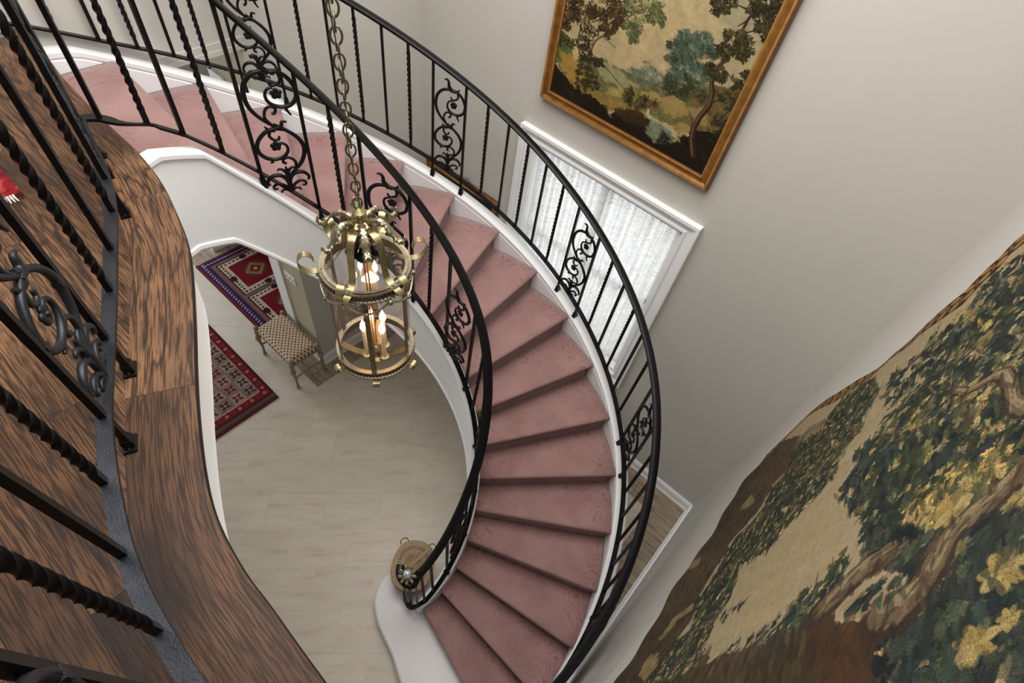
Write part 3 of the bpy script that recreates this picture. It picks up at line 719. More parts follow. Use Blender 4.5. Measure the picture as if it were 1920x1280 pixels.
def panel(parent, P0, P1, z, g=''):
    """scroll panel between two post positions (bar points)"""
    mid = (Vector(P0) + Vector(P1)) / 2; d = Vector(P1) - Vector(P0); a = math.atan2(d.y, d.x); w = math.hypot(d.x, d.y)
    o = bpy.data.objects.new('scroll_panel', ME['scroll' + g]); COL.objects.link(o)
    mw = Matrix.Translation(mid + Vector((0, 0, z))) @ Matrix.Rotation(a, 4, 'Z') @ Matrix.Diagonal((w / .204, 1, 1, 1))
    o.parent = parent; o.matrix_parent_inverse = parent.matrix_basis.inverted(); o.matrix_basis = mw
    for (x, y) in ((1022, 638), (974, 873)):
        r = bpy.data.objects.new('rosette', ME['ros' + g]); COL.objects.link(r); r.parent = o; r.location = ((x - 993) * .00094, 0, (1118 - y) * .00094)
    return o

# ---- outer stair rail
def RoH(k): return interp(k, [(0, 1.60), (2, 1.609), (3, 1.622), (4, 1.64), (5, 1.66), (6, 1.692), (7, 1.712), (8, 1.71), (9.5, 1.699), (14, 1.70), (19, 1.70)])
def RoB(k): return interp(k, [(0, 1.655), (3, 1.66), (4, 1.665), (5, 1.677), (6, 1.69), (7, 1.70), (10, 1.70), (14, 1.70), (19, 1.70)])
def bo(k): return interp(k, [(0, .11), (14, .11), (15, .108), (16, .088), (17, .065), (17.8, .058), (19, .0)])
def ho(k): return .765 - (.11 - bo(k)) 
outer = thing('stair_railing', 'black wrought iron stair railing along the outer wall side of the stairs', 'railing', cyl(1.7, 1, .3))
m = MB(); m.sweep(helix(RoH, -.6, 17.95, ho, 8), HAND); m.build('handrail', MAT['iron'], outer, smooth=True, angle=50)
m = MB(); m.sweep(helix(RoB, -.4, 17.9, bo, 8), BAR); m.build('bottom_rail', MAT['iron'], outer)
def obot(k): return cyl(smoothT(RoB, k), k, zn(k) + bo(k))
def otop(k): return cyl(smoothT(RoH, k), k, zn(k) + ho(k) - .012)
rail_post(outer, cyl(smoothT(Rno, 17.82) + .035, 17.82, zn(17.82) - .05), obot(17.82), otop(17.82), th(17.82))
for pk in (18.42, 15.45, 12.48, 9.51, 6.54, 3.57, .60):
    a, b = pk, pk - .565
    if pk < 18:
        for k in (a, b):
            rail_post(outer, cyl(smoothT(Rno, k) + .035, k, zn(k) + .004), obot(k), otop(k), th(k))
        panel(outer, obot(a), obot(b), .004)
    if b > 1:
        for i in range(1, 6):
            k = b - (2.97 - .565) * i / 6
            if k > -.3 and k < 17.85: two_point('twisted_baluster' if i % 2 else 'plain_baluster', ME['twist' if i % 2 else 'plain'], outer, obot(k), otop(k), th(k))

# ---- inner stair rail
def RiH(k): return interp(k, [(.7, .651), (3.4, .653), (4.4, .667), (5.5, .688), (6.5, .702), (7.5, .728), (8.4, .742), (10, .738), (11.75, .722), (13.5, .708), (15, .695), (16, .69), (17.5, .70), (19, .74)])
def RiB(k): return interp(k, [(.7, .69), (2.5, .684), (4, .684), (6, .692), (8, .704), (10, .70), (12, .70), (14, .705), (16, .697), (17.5, .70), (18.5, .735), (19, .765)])
def bi(k): return interp(k, [(0, .11), (13, .11), (14, .10), (15, .085), (16, .072), (17, .055), (17.6, .037), (18.4, -.015), (19.2, -.085)])
def hi_(k): return interp(k, [(0, .765), (14, .76), (16, .75), (17.6, .72), (19.2, .61)])
inner = thing('stair_railing', 'black wrought iron stair railing along the open well side, ending at a coiled newel', 'railing', cyl(.68, .6, .15))
NW = Vector((-.338, .812, .15))          # newel
def curl(z, pxs, tail):
    return [on_z(x, y, z + dz) for (x, y, dz) in pxs]
hand_end = [on_z(774, 1096, .985), on_z(763, 1094, .98), on_z(753.5, 1085, .98), on_z(749.5, 1072, .98), on_z(751.5, 1059, .985)]
ih = helix(RiH, 1.0, 18.7, hi_, 8) + [Vector((-1.487, 1.37, 4.149))]
ihp = catmull(list(reversed(hand_end)) + [ih[0]], 5)[:-1] + ih
m = MB(); m.sweep(ihp, HAND); m.build('handrail', MAT['iron'], inner, smooth=True, angle=50)
bar_end = [on_z(774, 1139, .30), on_z(764, 1133, .295), on_z(759, 1121, .29), on_z(760, 1110, .29)]
ib = helix(RiB, 1.2, 18.2, bi, 8)
ibp = catmull(list(reversed(bar_end)) + [ib[0]], 5)[:-1] + ib[:-1] + catmull([ib[-1], on_z(232, 231, 3.455), on_z(188, 222, 3.478), on_z(160, 222, 3.485), Vector((-1.487, 1.37, 3.485))], 4)
CORNER = Vector((-1.487, 1.37, 3.485))
m = MB(); m.sweep(ibp, BAR); m.build('bottom_rail', MAT['iron'], inner)
def ibot(k): return cyl(smoothT(RiB, k), k, zn(k) + bi(k))
def itop(k): return cyl(smoothT(RiH, k), k, zn(k) + hi_(k) - .012)
for a, b in ((16.02, 14.56), (13.08, 11.62), (10.1, 8.74), (7.0, 5.6), (4.12, 2.65)):
    for k in (a, b): rail_post(inner, cyl(smoothT(Rc, k), k, zn(k) + .006), ibot(k), itop(k), th(k))
    panel(inner, ibot(a), ibot(b), .004)
_b = on_z(188, 222, 3.478); two_point('plain_baluster', ME['plain'], inner, _b, _b + Vector((0, 0, BH)), .5)
for k, t in ((18.25, 'twist'), (17.6, 'plain'), (16.83, 'twist'), (13.82, 'twist'), (10.86, 'twist'), (7.87, 'twist'), (4.86, 'twist'), (1.65, 'plain'), (1.15, 'plain')):
    two_point('plain_baluster' if t == 'plain' else 'twisted_baluster', ME[t], inner, ibot(k), itop(k), th(k))
# newel inside the coil
nb_ = NW
m = MB(); m.lathe([(.02, .0), (.02, .012), (.012, .02), (.011, .80), (.016, .81), (.018, .83), (.012, .845), (.012, .87)], nb_, 16); m.build('newel_post', MAT['darkiron'], inner, smooth=True)
for px, py in ((760, 1118), (783, 1136), (764, 1131)):
    p = on_z(px, py, .3); t = Vector((p.x, p.y, .97)); b_ = Vector((p.x, p.y, .30)); two_point('plain_baluster', ME['plain'], inner, b_, t + Vector((.0, .0, 0)), .4)
m = MB(); fz = NW + Vector((0, 0, .875))
m.lathe([(.012, 0), (.03, .006), (.032, .012), (.03, .02), (.012, .026)], fz, 20)
m.build('finial_collar', MAT['darkiron'], inner, smooth=True)
m = MB()
for j in range(9):
    a = 2 * PI * j / 9; d = Vector((math.cos(a), math.sin(a), 0))
    m.tube(catmull([fz + d * .012 + Vector((0, 0, .024)), fz + d * .034 + Vector((0, 0, .022)), fz + d * .052 + Vector((0, 0, .034)), fz + d * .05 + Vector((0, 0, .048))], 3), [.007, .008, .009, .010, .0105, .0105, .009, .007, .006, .004], 6)
fo = m.build('finial_petals', MAT['silver'], inner, smooth=True); fo['label'] = 'silver petal finial'
m = MB().ball(fz + Vector((0, 0, .055)), .026, 18); m.build('finial_ball', MAT['glassball'], fo, smooth=True, angle=80)

# ---- balcony rail
BZ = 3.485
bal = thing('balcony_railing', 'black wrought iron railing standing on the dark wood balcony edge, nearest the camera', 'railing', (-.92, .617, UF))
BP = [(-1.487, 1.37), (-1.40, 1.285), (-1.25, 1.132), (-1.163, 1.02), (-1.043, .826), (-.946, .669), (-.86, .52), (-.80, .42), (-.71, .30), (-.60, .175), (-.488, .085), (-.36, .0), (-.2, -.105), (.0, -.235), (.2, -.36), (.38, -.47)]
BPs = smooth_path([(*p, BZ) for p in BP], it=2)
m = MB(); m.sweep(BPs, BAR); m.build('bottom_rail', MAT['darkiron'], bal)
m = MB(); m.sweep([p + Vector((0, 0, BH + .012)) for p in BPs], HAND); m.build('handrail', MAT['iron'], bal, smooth=True, angle=50)
def bang(p):
    b = min(range(len(BPs) - 1), key=lambda i: (BPs[i] - Vector((*p, BZ))).length); d = BPs[b + 1] - BPs[max(0, b - 1)]; return math.atan2(d.y, d.x)
for p, t in (((-1.156, 1.015), 'twist'), ((-1.075, .881), 'plain'), ((-.995, .752), 'twist'), ((-.723, .304), 'twist'), ((-.614, .188), 'plain'), ((-.49, .086), 'twist'), ((-.06, -.196), 'twist'), ((.08, -.285), 'plain'), ((.22, -.372), 'twist')):
    two_point('plain_baluster' if t == 'plain' else 'twisted_baluster', ME[t], bal, (*p, BZ), (*p, BZ + BH), bang(p))
for p, q in (((-1.254, 1.136), (-1.405, 1.29)), ((-.808, .434), (-.92, .617)), ((-.19, -.11), (-.36, .0))):
    for r in (p, q): rail_post(bal, (*r, UF + .001), (*r, BZ), (*r, BZ + BH + .004), bang(r))
    panel(bal, (*p, BZ), (*q, BZ), .004, '_grey')
rail_post(bal, (-1.487, 1.37, UF + .001), CORNER, CORNER + Vector((0, 0, BH + .004)), .6)

# ================================================================== LANTERN
LX, LY = -.4785, 1.1005
lan = thing('hanging_lantern', 'cylindrical brass and glass candle lantern hanging on a chain in the stair well', 'lantern', (LX, LY, 2.95))
def LP(r, a, z): return Vector((LX + r * math.cos(a), LY + r * math.sin(a), z))
RG = .124; ZT, ZB = 3.385, 2.985
m = MB(); N = 48
m.lathe([(RG, ZB), (RG, ZT)], (LX, LY, 0), N, caps=False); m.build('glass_cylinder', MAT['glass'], lan, smooth=True, angle=80)
def ring(z, name, r=RG):
    g = MB()
    g.lathe([(r - .004, z + .014), (r + .012, z + .016), (r + .014, z + .012), (r + .006, z + .009), (r + .006, z - .009), (r + .013, z - .012), (r + .012, z - .017), (r - .004, z - .016), (r - .004, z + .014)], (LX, LY, 0), N, caps=False)
    for j in range(72):
        a = 2 * PI * j / 72; g.box(LP(r + .009, a, z), (.006, .0045, .019), Matrix.Rotation(a, 3, 'Z'))
    for j in range(60):
        a = 2 * PI * j / 60; g.ball(LP(r + .012, a, z - .0185), .0042, 6)
    return g.build(name, MAT['chain'], lan, smooth=True, angle=50)
rt_ = ring(ZT - .004, 'top_band'); ring(ZB, 'bottom_band')
# inner rim
MB().lathe([(RG + .003, ZT + .014), (RG - .007, ZT + .014), (RG - .007, ZT + .010), (RG + .003, ZT + .008)], (LX, LY, 0), N, caps=False).build('rim', MAT['chain'], lan, smooth=True)
# draped swags
g = MB()
for j in range(6):
    a0 = 2 * PI * j / 6 + .3
    for s in (0,):
        pts = []
        for i in range(11):
            t = i / 10; pts.append(LP(RG + .014, a0 + t * 2 * PI / 6, ZT - .03 - .035 * math.sin(PI * t)))
        g.tube(pts, .0032, 6)
    g.ball(LP(RG + .016, a0, ZT - .032), .011, 8); g.ball(LP(RG + .016, a0 + PI / 6, ZT - .066), .008, 8)
g.build('swags', MAT['silver'], lan, smooth=True)
A6 = [2 * PI * j / 6 + 1.05 + math.radians(113.5) for j in range(6)]
A6 = [a - .454 for a in A6]
def ribbon(pts, w, side, t=.0016):
    """flat strap: pts in space, side = unit width direction"""
    mm = MB(); vs = []; n = len(pts)
    for i, p in enumerate(pts):
        tg = (pts[min(i + 1, n - 1)] - pts[max(i - 1, 0)]).normalized(); nn = tg.cross(side).normalized()
        for (s, q) in ((-1, -1), (1, -1), (1, 1), (-1, 1)): vs.append(tuple(p + side * (s * w / 2) + nn * (q * t / 2)))
    fs = [(i * 4 + j, i * 4 + (j + 1) % 4, (i + 1) * 4 + (j + 1) % 4, (i + 1) * 4 + j) for i in range(n - 1) for j in range(4)] + [(3, 2, 1, 0), ((n - 1) * 4, (n - 1) * 4 + 1, (n - 1) * 4 + 2, (n - 1) * 4 + 3)]
    return mm.add(vs, fs)
for a in A6:
    side = Vector((-math.sin(a), math.cos(a), 0))
    pr = [(.018, 3.535), (.05, 3.548), (.075, 3.535), (.086, 3.50), (.09, 3.45), (.097, 3.415), (.115, 3.400), (.145, 3.392), (.170, 3.400), (.186, 3.422), (.184, 3.448), (.167, 3.463), (.149, 3.455), (.142, 3.436)]
    pts = catmull([LP(r, a, z) for r, z in pr], 5)
    o = ribbon(pts, .021, side).build('crown_strap', MAT['brass'], lan, smooth=True, angle=50)
    MB().ball(LP(.125, a, 3.398), .004, 8).build('rivet', MAT['silver'], o, smooth=True)
    # vertical strap on the outside of glass
    pts = [LP(RG + .004, a + PI / 6 - .2, z) for z in (ZT - .02, 3.2, ZB + .0)]
    ribbon(pts, .017, Vector((-math.sin(a + PI / 6 - .2), math.cos(a + PI / 6 - .2), 0)), .002).build('side_strap', MAT['chain'], lan, smooth=True, angle=50)
    # acanthus leaf arm
    al = a + PI / 6; sd = Vector((-math.sin(al), math.cos(al), 0)); vs = []; fs = []
    pr = [(.015, 3.560, .008), (.03, 3.569, .016), (.045, 3.574, .013), (.058, 3.573, .02), (.07, 3.566, .015), (.082, 3.553, .021), (.092, 3.535, .014), (.102, 3.524, .017), (.112, 3.518, .014), (.122, 3.524, .011), (.121, 3.538, .006)]
    L3 = catmull([(r, w, z) for r, z, w in pr], 4); nn = len(L3)
    for i, q in enumerate(L3):
        r, w, z = q; w = w * (1 + .22 * math.sin(i * 1.9))
        for s, dz in ((-1, -.004), (-.45, .0035), (0, -.001), (.45, .0035), (1, -.004)): vs.append(LP(r * 1.04, al, z + dz) + sd * (s * w * .72))
    for i in range(nn - 1):
        for j in range(4): fs.append((i * 5 + j, i * 5 + j + 1, (i + 1) * 5 + j + 1, (i + 1) * 5 + j))
    o = MB().add(vs, fs).build('acanthus_leaf', MAT['silver'], lan, smooth=True, angle=80); sm = o.modifiers.new('solid', 'SOLIDIFY'); sm.thickness = .002
    # small curled foot under the bottom band
    pts = catmull([LP(r, a + .35, z) for r, z in ((RG + .002, 2.962), (RG + .008, 2.950), (RG + .024, 2.944), (RG + .036, 2.954), (RG + .033, 2.968), (RG + .02, 2.970))], 4)
    ribbon(pts, .022, Vector((-math.sin(a + .35), math.cos(a + .35), 0))).build('foot_curl', MAT['brass'], lan, smooth=True, angle=50)
m = MB(); m.lathe([(.0, 3.53), (.036, 3.533), (.04, 3.545), (.036, 3.556), (.018, 3.562), (.015, 3.574), (.019, 3.580), (.019, 3.590), (.010, 3.598), (.004, 3.603)], (LX, LY, 0), 24, caps=False); m.build('top_hub', MAT['brass'], lan, smooth=True, angle=40)
m = MB().lathe([(.022, 3.53), (.026, 3.50), (.014, 3.48), (.010, 3.46), (.016, 3.44), (.024, 3.425), (.026, 3.42)], (LX, LY, 0), 16, caps=False)
for j in range(4):
    a = j * PI / 2 + .5; m.tube(catmull([LP(.012, a, 3.53), LP(.016, a, 3.49), LP(.024, a, 3.455), LP(.040, a, 3.437)], 4), [.009] * 6 + [.007, .007, .008, .011, .015, .018, .02], 10)
m.build('flared_bobeche', MAT['darkiron'], lan, smooth=True)
m = MB(); 
for dx in (-.005, .005): m.tube([(LX + dx, LY, 2.92), (LX + dx, LY, 3.52)], .0028, 8)
m.build('centre_rod', MAT['copper'], lan, smooth=True)
m = MB(); m.lathe([(0, 2.90), (.012, 2.905), (.016, 2.915), (.034, 2.925), (.036, 2.932), (.022, 2.938), (.014, 2.955), (.02, 2.968), (.01, 2.98), (0, 2.985)], (LX, LY, 0), 24, caps=False)
for j in range(4):
    a = 2 * PI * j / 4 + .2; m.add(*(lambda r: (r.v, r.f))(ribbon([LP(.02, a, 2.925), LP(.07, a, 2.945), LP(RG, a, 2.985)], .024, Vector((-math.sin(a), math.cos(a), 0)), .003)))
m.build('bottom_hub', MAT['brass'], lan, smooth=True, angle=40)
dn = Vector((math.cos(math.radians(113.5)), math.sin(math.radians(113.5)), 0)); ds = Vector((dn.y, -dn.x, 0))
for (lat, dep) in ((.026, -.030), (-.034, -.010), (-.004, .036), (.034, .022)):
    p = Vector((LX, LY, 0)) + ds * lat + dn * dep
    c = MB().lathe([(.0075, 2.955), (.0075, 3.085), (.004, 3.092)], p, 12).build('candle', MAT['candle'], lan, smooth=True, angle=40)
    MB().lathe([(.0, 3.088), (.006, 3.092), (.0115, 3.105), (.0105, 3.118), (.005, 3.134), (.001, 3.146)], p, 12, caps=False).build('flame_bulb', MAT['flame'], c, smooth=True)
    MB().lathe([(.004, 2.935), (.015, 2.945), (.017, 2.955), (.008, 2.958)], p, 12).tube([(p.x, p.y, 2.94), (LX, LY, 2.93)], .004, 6).build('candle_cup', MAT['brass'], c, smooth=True)
# chain: separate thing hung from the ceiling
ch = thing('lantern_chain', 'antique brass chain of oval links holding up the lantern', 'chain', (LX, LY, TOP))
zz = 3.607; j = 0
lm_big = None
def link_mesh(L_, Wd, r):
    m = MB(); pts = []
    for i in range(20):
        a = 2 * PI * i / 20; x = Wd / 2 * math.cos(a); z = L_ / 2 * math.sin(a); pts.append((x, 0, z))
    return m.tube(pts, r, 7, closed=True).mesh('chain_link', MAT['chain'], True, 80)
LM = link_mesh(.037, .0235, .0026)
while zz < TOP - .03:
    o = bpy.data.objects.new('chain_link', LM); COL.objects.link(o); o.parent = ch; o.matrix_parent_inverse = ch.matrix_basis.inverted()
    o.location = (LX, LY, zz + .012); o.rotation_euler = (0, 0, (j % 2) * PI / 2 + .5 + .1 * math.sin(j)); zz += .0265; j += 1
MB().lathe([(.001, TOP - .035), (.012, TOP - .03), (.05, TOP - .012), (.06, TOP)], (LX, LY, 0), 24, caps=False).build('ceiling_canopy', MAT['brass'], ch, smooth=True)
MB().tube([(LX + .006 * math.sin(i * .9), LY + .006 * math.cos(i * .9), 3.60 + i * .042) for i in range(50)], .0016, 6).build('lamp_cord', MAT['chain'], ch, smooth=True)

def dabs(c, n, la, lb, jit, ang, spread, var, alpha, dark=0, thr=999, s_rng=None):
    g = np.random.default_rng(11)
    for _ in range(n):
        x = c.s0 + g.random() * (c.s1 - c.s0) if s_rng is None else s_rng[0] + g.random() * (s_rng[1] - s_rng[0]); y = c.t0 + g.random() * (c.t1 - c.t0)
        xx, yy = x + (g.random() - .5) * jit, y + (g.random() - .5) * jit
        j = int((xx - c.s0) / (c.s1 - c.s0) * (c.nx - 1)); i = int((yy - c.t0) / (c.t1 - c.t0) * (c.ny - 1))
        if not (0 <= i < c.ny and 0 <= j < c.nx) or c.a[i, j, 0] > thr: continue
        col = c.a[i, j] * (1 + (g.random() - .5) * var); c.ell(x, y, la * (.5 + g.random()), lb * (.5 + g.random()), ang + (g.random() - .5) * spread, col, alpha)
# ================================================================== LARGE PAINTING
PB = WB - .05
pa0, pa1, pz0, pz1 = .672, 1.898, 2.865, 3.98
pt = thing('framed_painting', 'large gilt framed landscape painting of trees and a stream hanging above the window', 'painting', W(1.28, WB - .02, 2.87))
FWD = .072
def pic_frame(parent, a0, a1, z0, z1, fwid, b, mats, depth=.04):
    # profile across the moulding: outer to inner
    prof = [(0, .0), (0, -depth * .6), (fwid * .12, -depth), (fwid * .3, -depth * .95), (fwid * .42, -depth * .6), (fwid * .62, -depth * .55), (fwid * .8, -depth * .8), (fwid * .9, -depth * .75), (fwid, -depth * .3), (fwid, 0)]
    m = MB(); cor = [(a0, z0, 1, 1), (a1, z0, -1, 1), (a1, z1, -1, -1), (a0, z1, 1, -1)]; vs = []
    for (a, z, sa, sz) in cor:
        for (d, bb_) in prof: vs.append(W(a + sa * d, b + bb_, z + sz * d))
    n = len(prof); fs = []
    for i in range(4):
        for j in range(n - 1): fs.append((i * n + j, ((i + 1) % 4) * n + j, ((i + 1) % 4) * n + j + 1, i * n + j + 1))
    m.add(vs, fs); o = m.build('frame', mats[0], parent, bevel=0)
    o.data.materials.append(mats[1]); o.data.materials.append(mats[2])
    for p in o.data.polygons:
        co = sum((o.data.vertices[v].co for v in p.vertices), Vector()) / len(p.vertices); a, z = co.dot(UU), co.z
        d = min(a - a0, a1 - a, z - z0, z1 - z) / fwid
        p.material_index = 2 if (d < .06 or d > .93) else (1 if (.15 < d < .34 or .66 < d < .9) else 0)
    return o
pic_frame(pt, pa0, pa1, pz0, pz1, FWD, WB - .006, (MAT['gold'], MAT['goldhi'], MAT['redwood']), .045)
ia0, ia1, iz0, iz1 = pa0 + FWD - .004, pa1 - FWD + .004, pz0 + FWD - .004, pz1 - FWD + .004
cv = Canvas(-ia1, -ia0, iz0, iz1, 560, 520, (206, 180, 130))
def zp(x, y):
    a, b, z = on_wall(980 + x * .29167, y * .29167, VV, WB - .03); return (-a, z)
def zs(x, y, r):
    p, q, t = zp(x, y), zp(x + r, y), zp(x, y + r); return p, abs(math.hypot(q[0] - p[0], q[1] - p[1]))
n1 = cv.noise(.25, 5); cv.blend(np.clip((n1 - .45) * 3, 0, 1) * .55, (168, 160, 128)); n2_ = cv.noise(.12, 8); cv.blend(np.clip((n2_ - .5) * 4, 0, 1) * .5, (214, 188, 136))
cv.blend(np.clip((cv.T - 3.55) / .4, 0, 1) * .5, (140, 146, 126)); cv.blend(np.clip((cv.S + .95) / .3, 0, 1) * .35, (150, 142, 108))
pz = lambda L: [zp(*q) for q in L]
cv.poly(pz([(230, 190), (330, 260), (300, 420), (200, 400)]), (104, 112, 62), 1, rough=.02)
cv.poly(pz([(440, 360), (560, 400), (700, 480), (820, 520), (1000, 560), (1200, 560), (1420, 560), (1330, 800), (1000, 820), (600, 640), (300, 520), (230, 420)]), (118, 112, 66), 1, rough=.02)
cv.poly(pz([(470, 380), (600, 440), (760, 560), (640, 570), (500, 500)]), (166, 158, 112), .9, rough=.015)
cv.poly(pz([(560, 560), (860, 590), (900, 650), (700, 640), (520, 600)]), (184, 160, 92), .9, rough=.012)
cv.poly(pz([(240, 340), (330, 360), (380, 480), (420, 520), (330, 540), (260, 470)]), (180, 142, 66), 1, rough=.02)
cv.poly(pz([(270, 510), (440, 570), (600, 620), (760, 690), (830, 790), (700, 770), (520, 700), (380, 640), (300, 570)]), (158, 128, 66), 1, rough=.02)
cv.poly(pz([(1080, 560), (1420, 560), (1340, 880), (1080, 860)]), (112, 92, 54), .9, rough=.03)
def foliage(L, n, size, cols, r=1.0, ang0=None, spread=PI, out=False):
    g = cv.rng
    for (x, y, rr) in L:
        p, w = zs(x, y, rr); w *= r
        for q in range(13):
            an = g.random() * 2 * PI; d = w * (.25 + .75 * g.random()); cx_, cy_ = p[0] + d * math.cos(an), p[1] + d * math.sin(an) * .8
            k = .78 + .5 * (math.sin(an) * .35 + .5) * g.random() * 1.2; cc = [tuple(v_ * k for v_ in c) for c in cols]
            cv.leaves(cx_, cy_, w * .36, w * .26, max(10, n // 9), size * .62, cc, ang0=(ang0 if ang0 is not None else an), spread=spread if ang0 is not None else .9, ratio=.36)
BT = [(70, 84, 68), (88, 104, 84), (54, 66, 54), (106, 116, 86)]
foliage([(800, 480, 70), (740, 500, 60), (850, 520, 70)], 220, .008, [(116, 124, 98), (98, 112, 92), (134, 138, 104)])
foliage([(1060, 300, 120), (1120, 290, 110), (1000, 350, 90), (1150, 380, 110), (1040, 440, 100), (1100, 500, 110), (980, 520, 80)], 420, .010, BT)
foliage([(1000, 570, 80), (1100, 590, 90), (950, 570, 60)], 240, .009, [(58, 66, 44), (80, 86, 54), (44, 50, 34)])
cv.poly(pz([(880, 620), (960, 610), (1050, 660), (1070, 720), (980, 760), (890, 700)]), (172, 144, 86), 1, rough=.018)
cv.poly(pz([(1080, 700), (1180, 680), (1190, 800), (1090, 790)]), (160, 134, 84), 1, rough=.018)
foliage([(720, 640, 60), (800, 660, 60), (680, 620, 40)], 200, .007, [(62, 54, 30), (82, 72, 40), (44, 38, 22)])
# dark foreground
cv.poly(pz([(190, 380), (250, 460), (330, 560), (480, 640), (560, 730), (720, 740), (830, 770), (820, 840), (840, 930), (1000, 900), (1100, 850), (1300, 830), (1300, 1250), (900, 1100), (150, 620)]), (34, 27, 15), 1, rough=.02)
cv.poly(pz([(820, 760), (900, 800), (975, 880), (960, 930), (860, 920), (780, 850)]), (130, 140, 112), 1, rough=.012)
cv.poly(pz([(600, 690), (760, 720), (820, 780), (800, 830), (700, 800), (590, 740)]), (62, 46, 24), .9, rough=.015)
foliage([(300, 640, 60), (900, 900, 50), (1250, 920, 90), (1200, 1050, 70)], 120, .008, [(44, 36, 20), (62, 54, 30), (30, 26, 16)])
foliage([(900, 870, 30), (940, 910, 30)], 60, .006, [(34, 34, 22)])
p, w = zs(1030, 820, 40); cv.ell(p[0], p[1], w * 1.2, w * .7, .2, (176, 146, 84)); cv.ell(p[0] - w, p[1] - w * .6, w * .5, w * .4, 0, (150, 120, 66)); 
p, w = zs(1000, 870, 26); cv.ell(p[0], p[1], w * .5, w * 1.2, 0, (160, 132, 76))
dabs(cv, 5000, .016, .005, .014, -.2, 1.2, .12, .45)
dabs(cv, 6000, .010, .003, .014, -.5, 1.4, .45, .6, thr=158)
# right tree
TR = pz([(1095, 1000), (1085, 900), (1100, 820), (1140, 750), (1200, 680), (1222, 600), (1215, 530), (1235, 480), (1290, 390), (1345, 310), (1400, 220), (1440, 140), (1480, 80), (1520, 20)])
cv.line(TR, .036, .011, (56, 40, 26)); cv.line([(x - .005, y) for x, y in TR], .012, .004, (116, 86, 56), .6)
for L in ([(1340, 320), (1250, 350), (1160, 340)], [(1400, 220), (1480, 200), (1560, 190)], [(1480, 80), (1400, 40), (1330, 20)], [(1230, 500), (1180, 460)], [(1450, 130), (1380, 170)], [(1240, 800), (1320, 720), (1380, 610), (1400, 580)], [(1210, 660), (1290, 640)]):
    cv.line(pz(L), .008, .003, (60, 46, 30))
DG = [(54, 48, 26), (74, 66, 36), (40, 36, 20), (94, 84, 50)]
foliage([(1360, 250, 90), (1420, 300, 80), (1310, 330, 60), (1400, 340, 60), (1260, 470, 60), (1220, 450, 50), (1560, 130, 100), (1620, 100, 90), (1540, 200, 80), (1580, 20, 90), (1300, 20, 80), (1260, 40, 60), (1650, 30, 70), (1500, 40, 70)], 210, .011, DG, out=True)
foliage([(1400, 530, 70), (1330, 640, 70), (1430, 500, 50), (1270, 780, 60), (1380, 660, 50)], 170, .009, [(62, 58, 34), (84, 80, 48), (46, 42, 26)])
# left trees
for L, w0 in (([(370, 360), (355, 250), (380, 150), (440, 20)], .014), ([(420, 360), (470, 260), (560, 200), (650, 140), (720, 80), (830, 40)], .012), ([(560, 200), (520, 240), (600, 310)], .005), ([(470, 400), (540, 440), (640, 560), (700, 600)], .006)):
    cv.line(pz(L), w0, .004, (104, 84, 52))
LG = [(62, 46, 26), (84, 62, 34), (48, 38, 22), (100, 80, 46)]
foliage([(320, 60, 70), (300, 130, 60), (400, 120, 90), (560, 60, 110), (600, 120, 70), (500, 40, 80), (540, 190, 50), (350, 10, 60)], 260, .011, LG, out=True)
foliage([(700, 30, 80), (820, 50, 80), (880, 60, 60), (860, 130, 50), (700, 200, 60), (740, 170, 50), (700, 240, 40)], 160, .010, [(104, 110, 68), (84, 92, 56), (124, 124, 78)], ang0=-.7, spread=.7)
foliage([(280, 270, 60), (400, 280, 60), (420, 360, 60), (400, 450, 60), (440, 520, 50), (480, 400, 40), (380, 540, 40)], 200, .009, [(58, 54, 28), (80, 74, 38), (40, 36, 20)])
p, w = zs(818, 680, 22); cv.ell(p[0], p[1], w * .4, w * .9, -.2, (150, 62, 40)); p, w = zs(806, 716, 20); cv.ell(p[0], p[1], w * .4, w * .8, .2, (204, 196, 170))
dabs(cv, 6000, .006, .0022, .004, .5, 3, .45, .5, thr=165)
bv = cv.noise(.03, 21, 2); cv.a *= (.92 + .16 * bv)[..., None]; cv.a *= .84
def fnp(S, T):
    P = np.empty(S.shape + (3,)); 
    for i in range(3): P[..., i] = -S * UU[i] + (WB - .03) * VV[i]
    P[..., 2] = T; return P
cv.build('canvas', vcol('painted canvas', .5, .3, 250), fnp, pt)
# small gilt-framed picture low on the stair wall
sp = thing('framed_picture', 'small dark picture in a gilt frame low on the wall left of the window', 'picture', W(2.54, WB - .01, 1.2))
pic_frame(sp, 2.125, 2.95, 1.28, 1.872, .06, WB - .004, (MAT['gold'], MAT['goldhi'], MAT['redwood']), .04)
MB().wbox(2.18, 2.9, WB - .016, WB - .008, 1.33, 1.82).build('print', MAT['darkglass'], sp)
m = MB(); c0 = W(2.50, WB - .03, 1.885)
for s in (-1, 1): m.tube(catmull([c0, c0 + UU * s * .02 + Vector((0, 0, .03)), c0 + UU * s * .05 + Vector((0, 0, .03)), c0 + UU * s * .055 + Vector((0, 0, .01)), c0 + UU * s * .04], 4), .005, 6)
m.build('crest', MAT['silver'], sp, smooth=True)

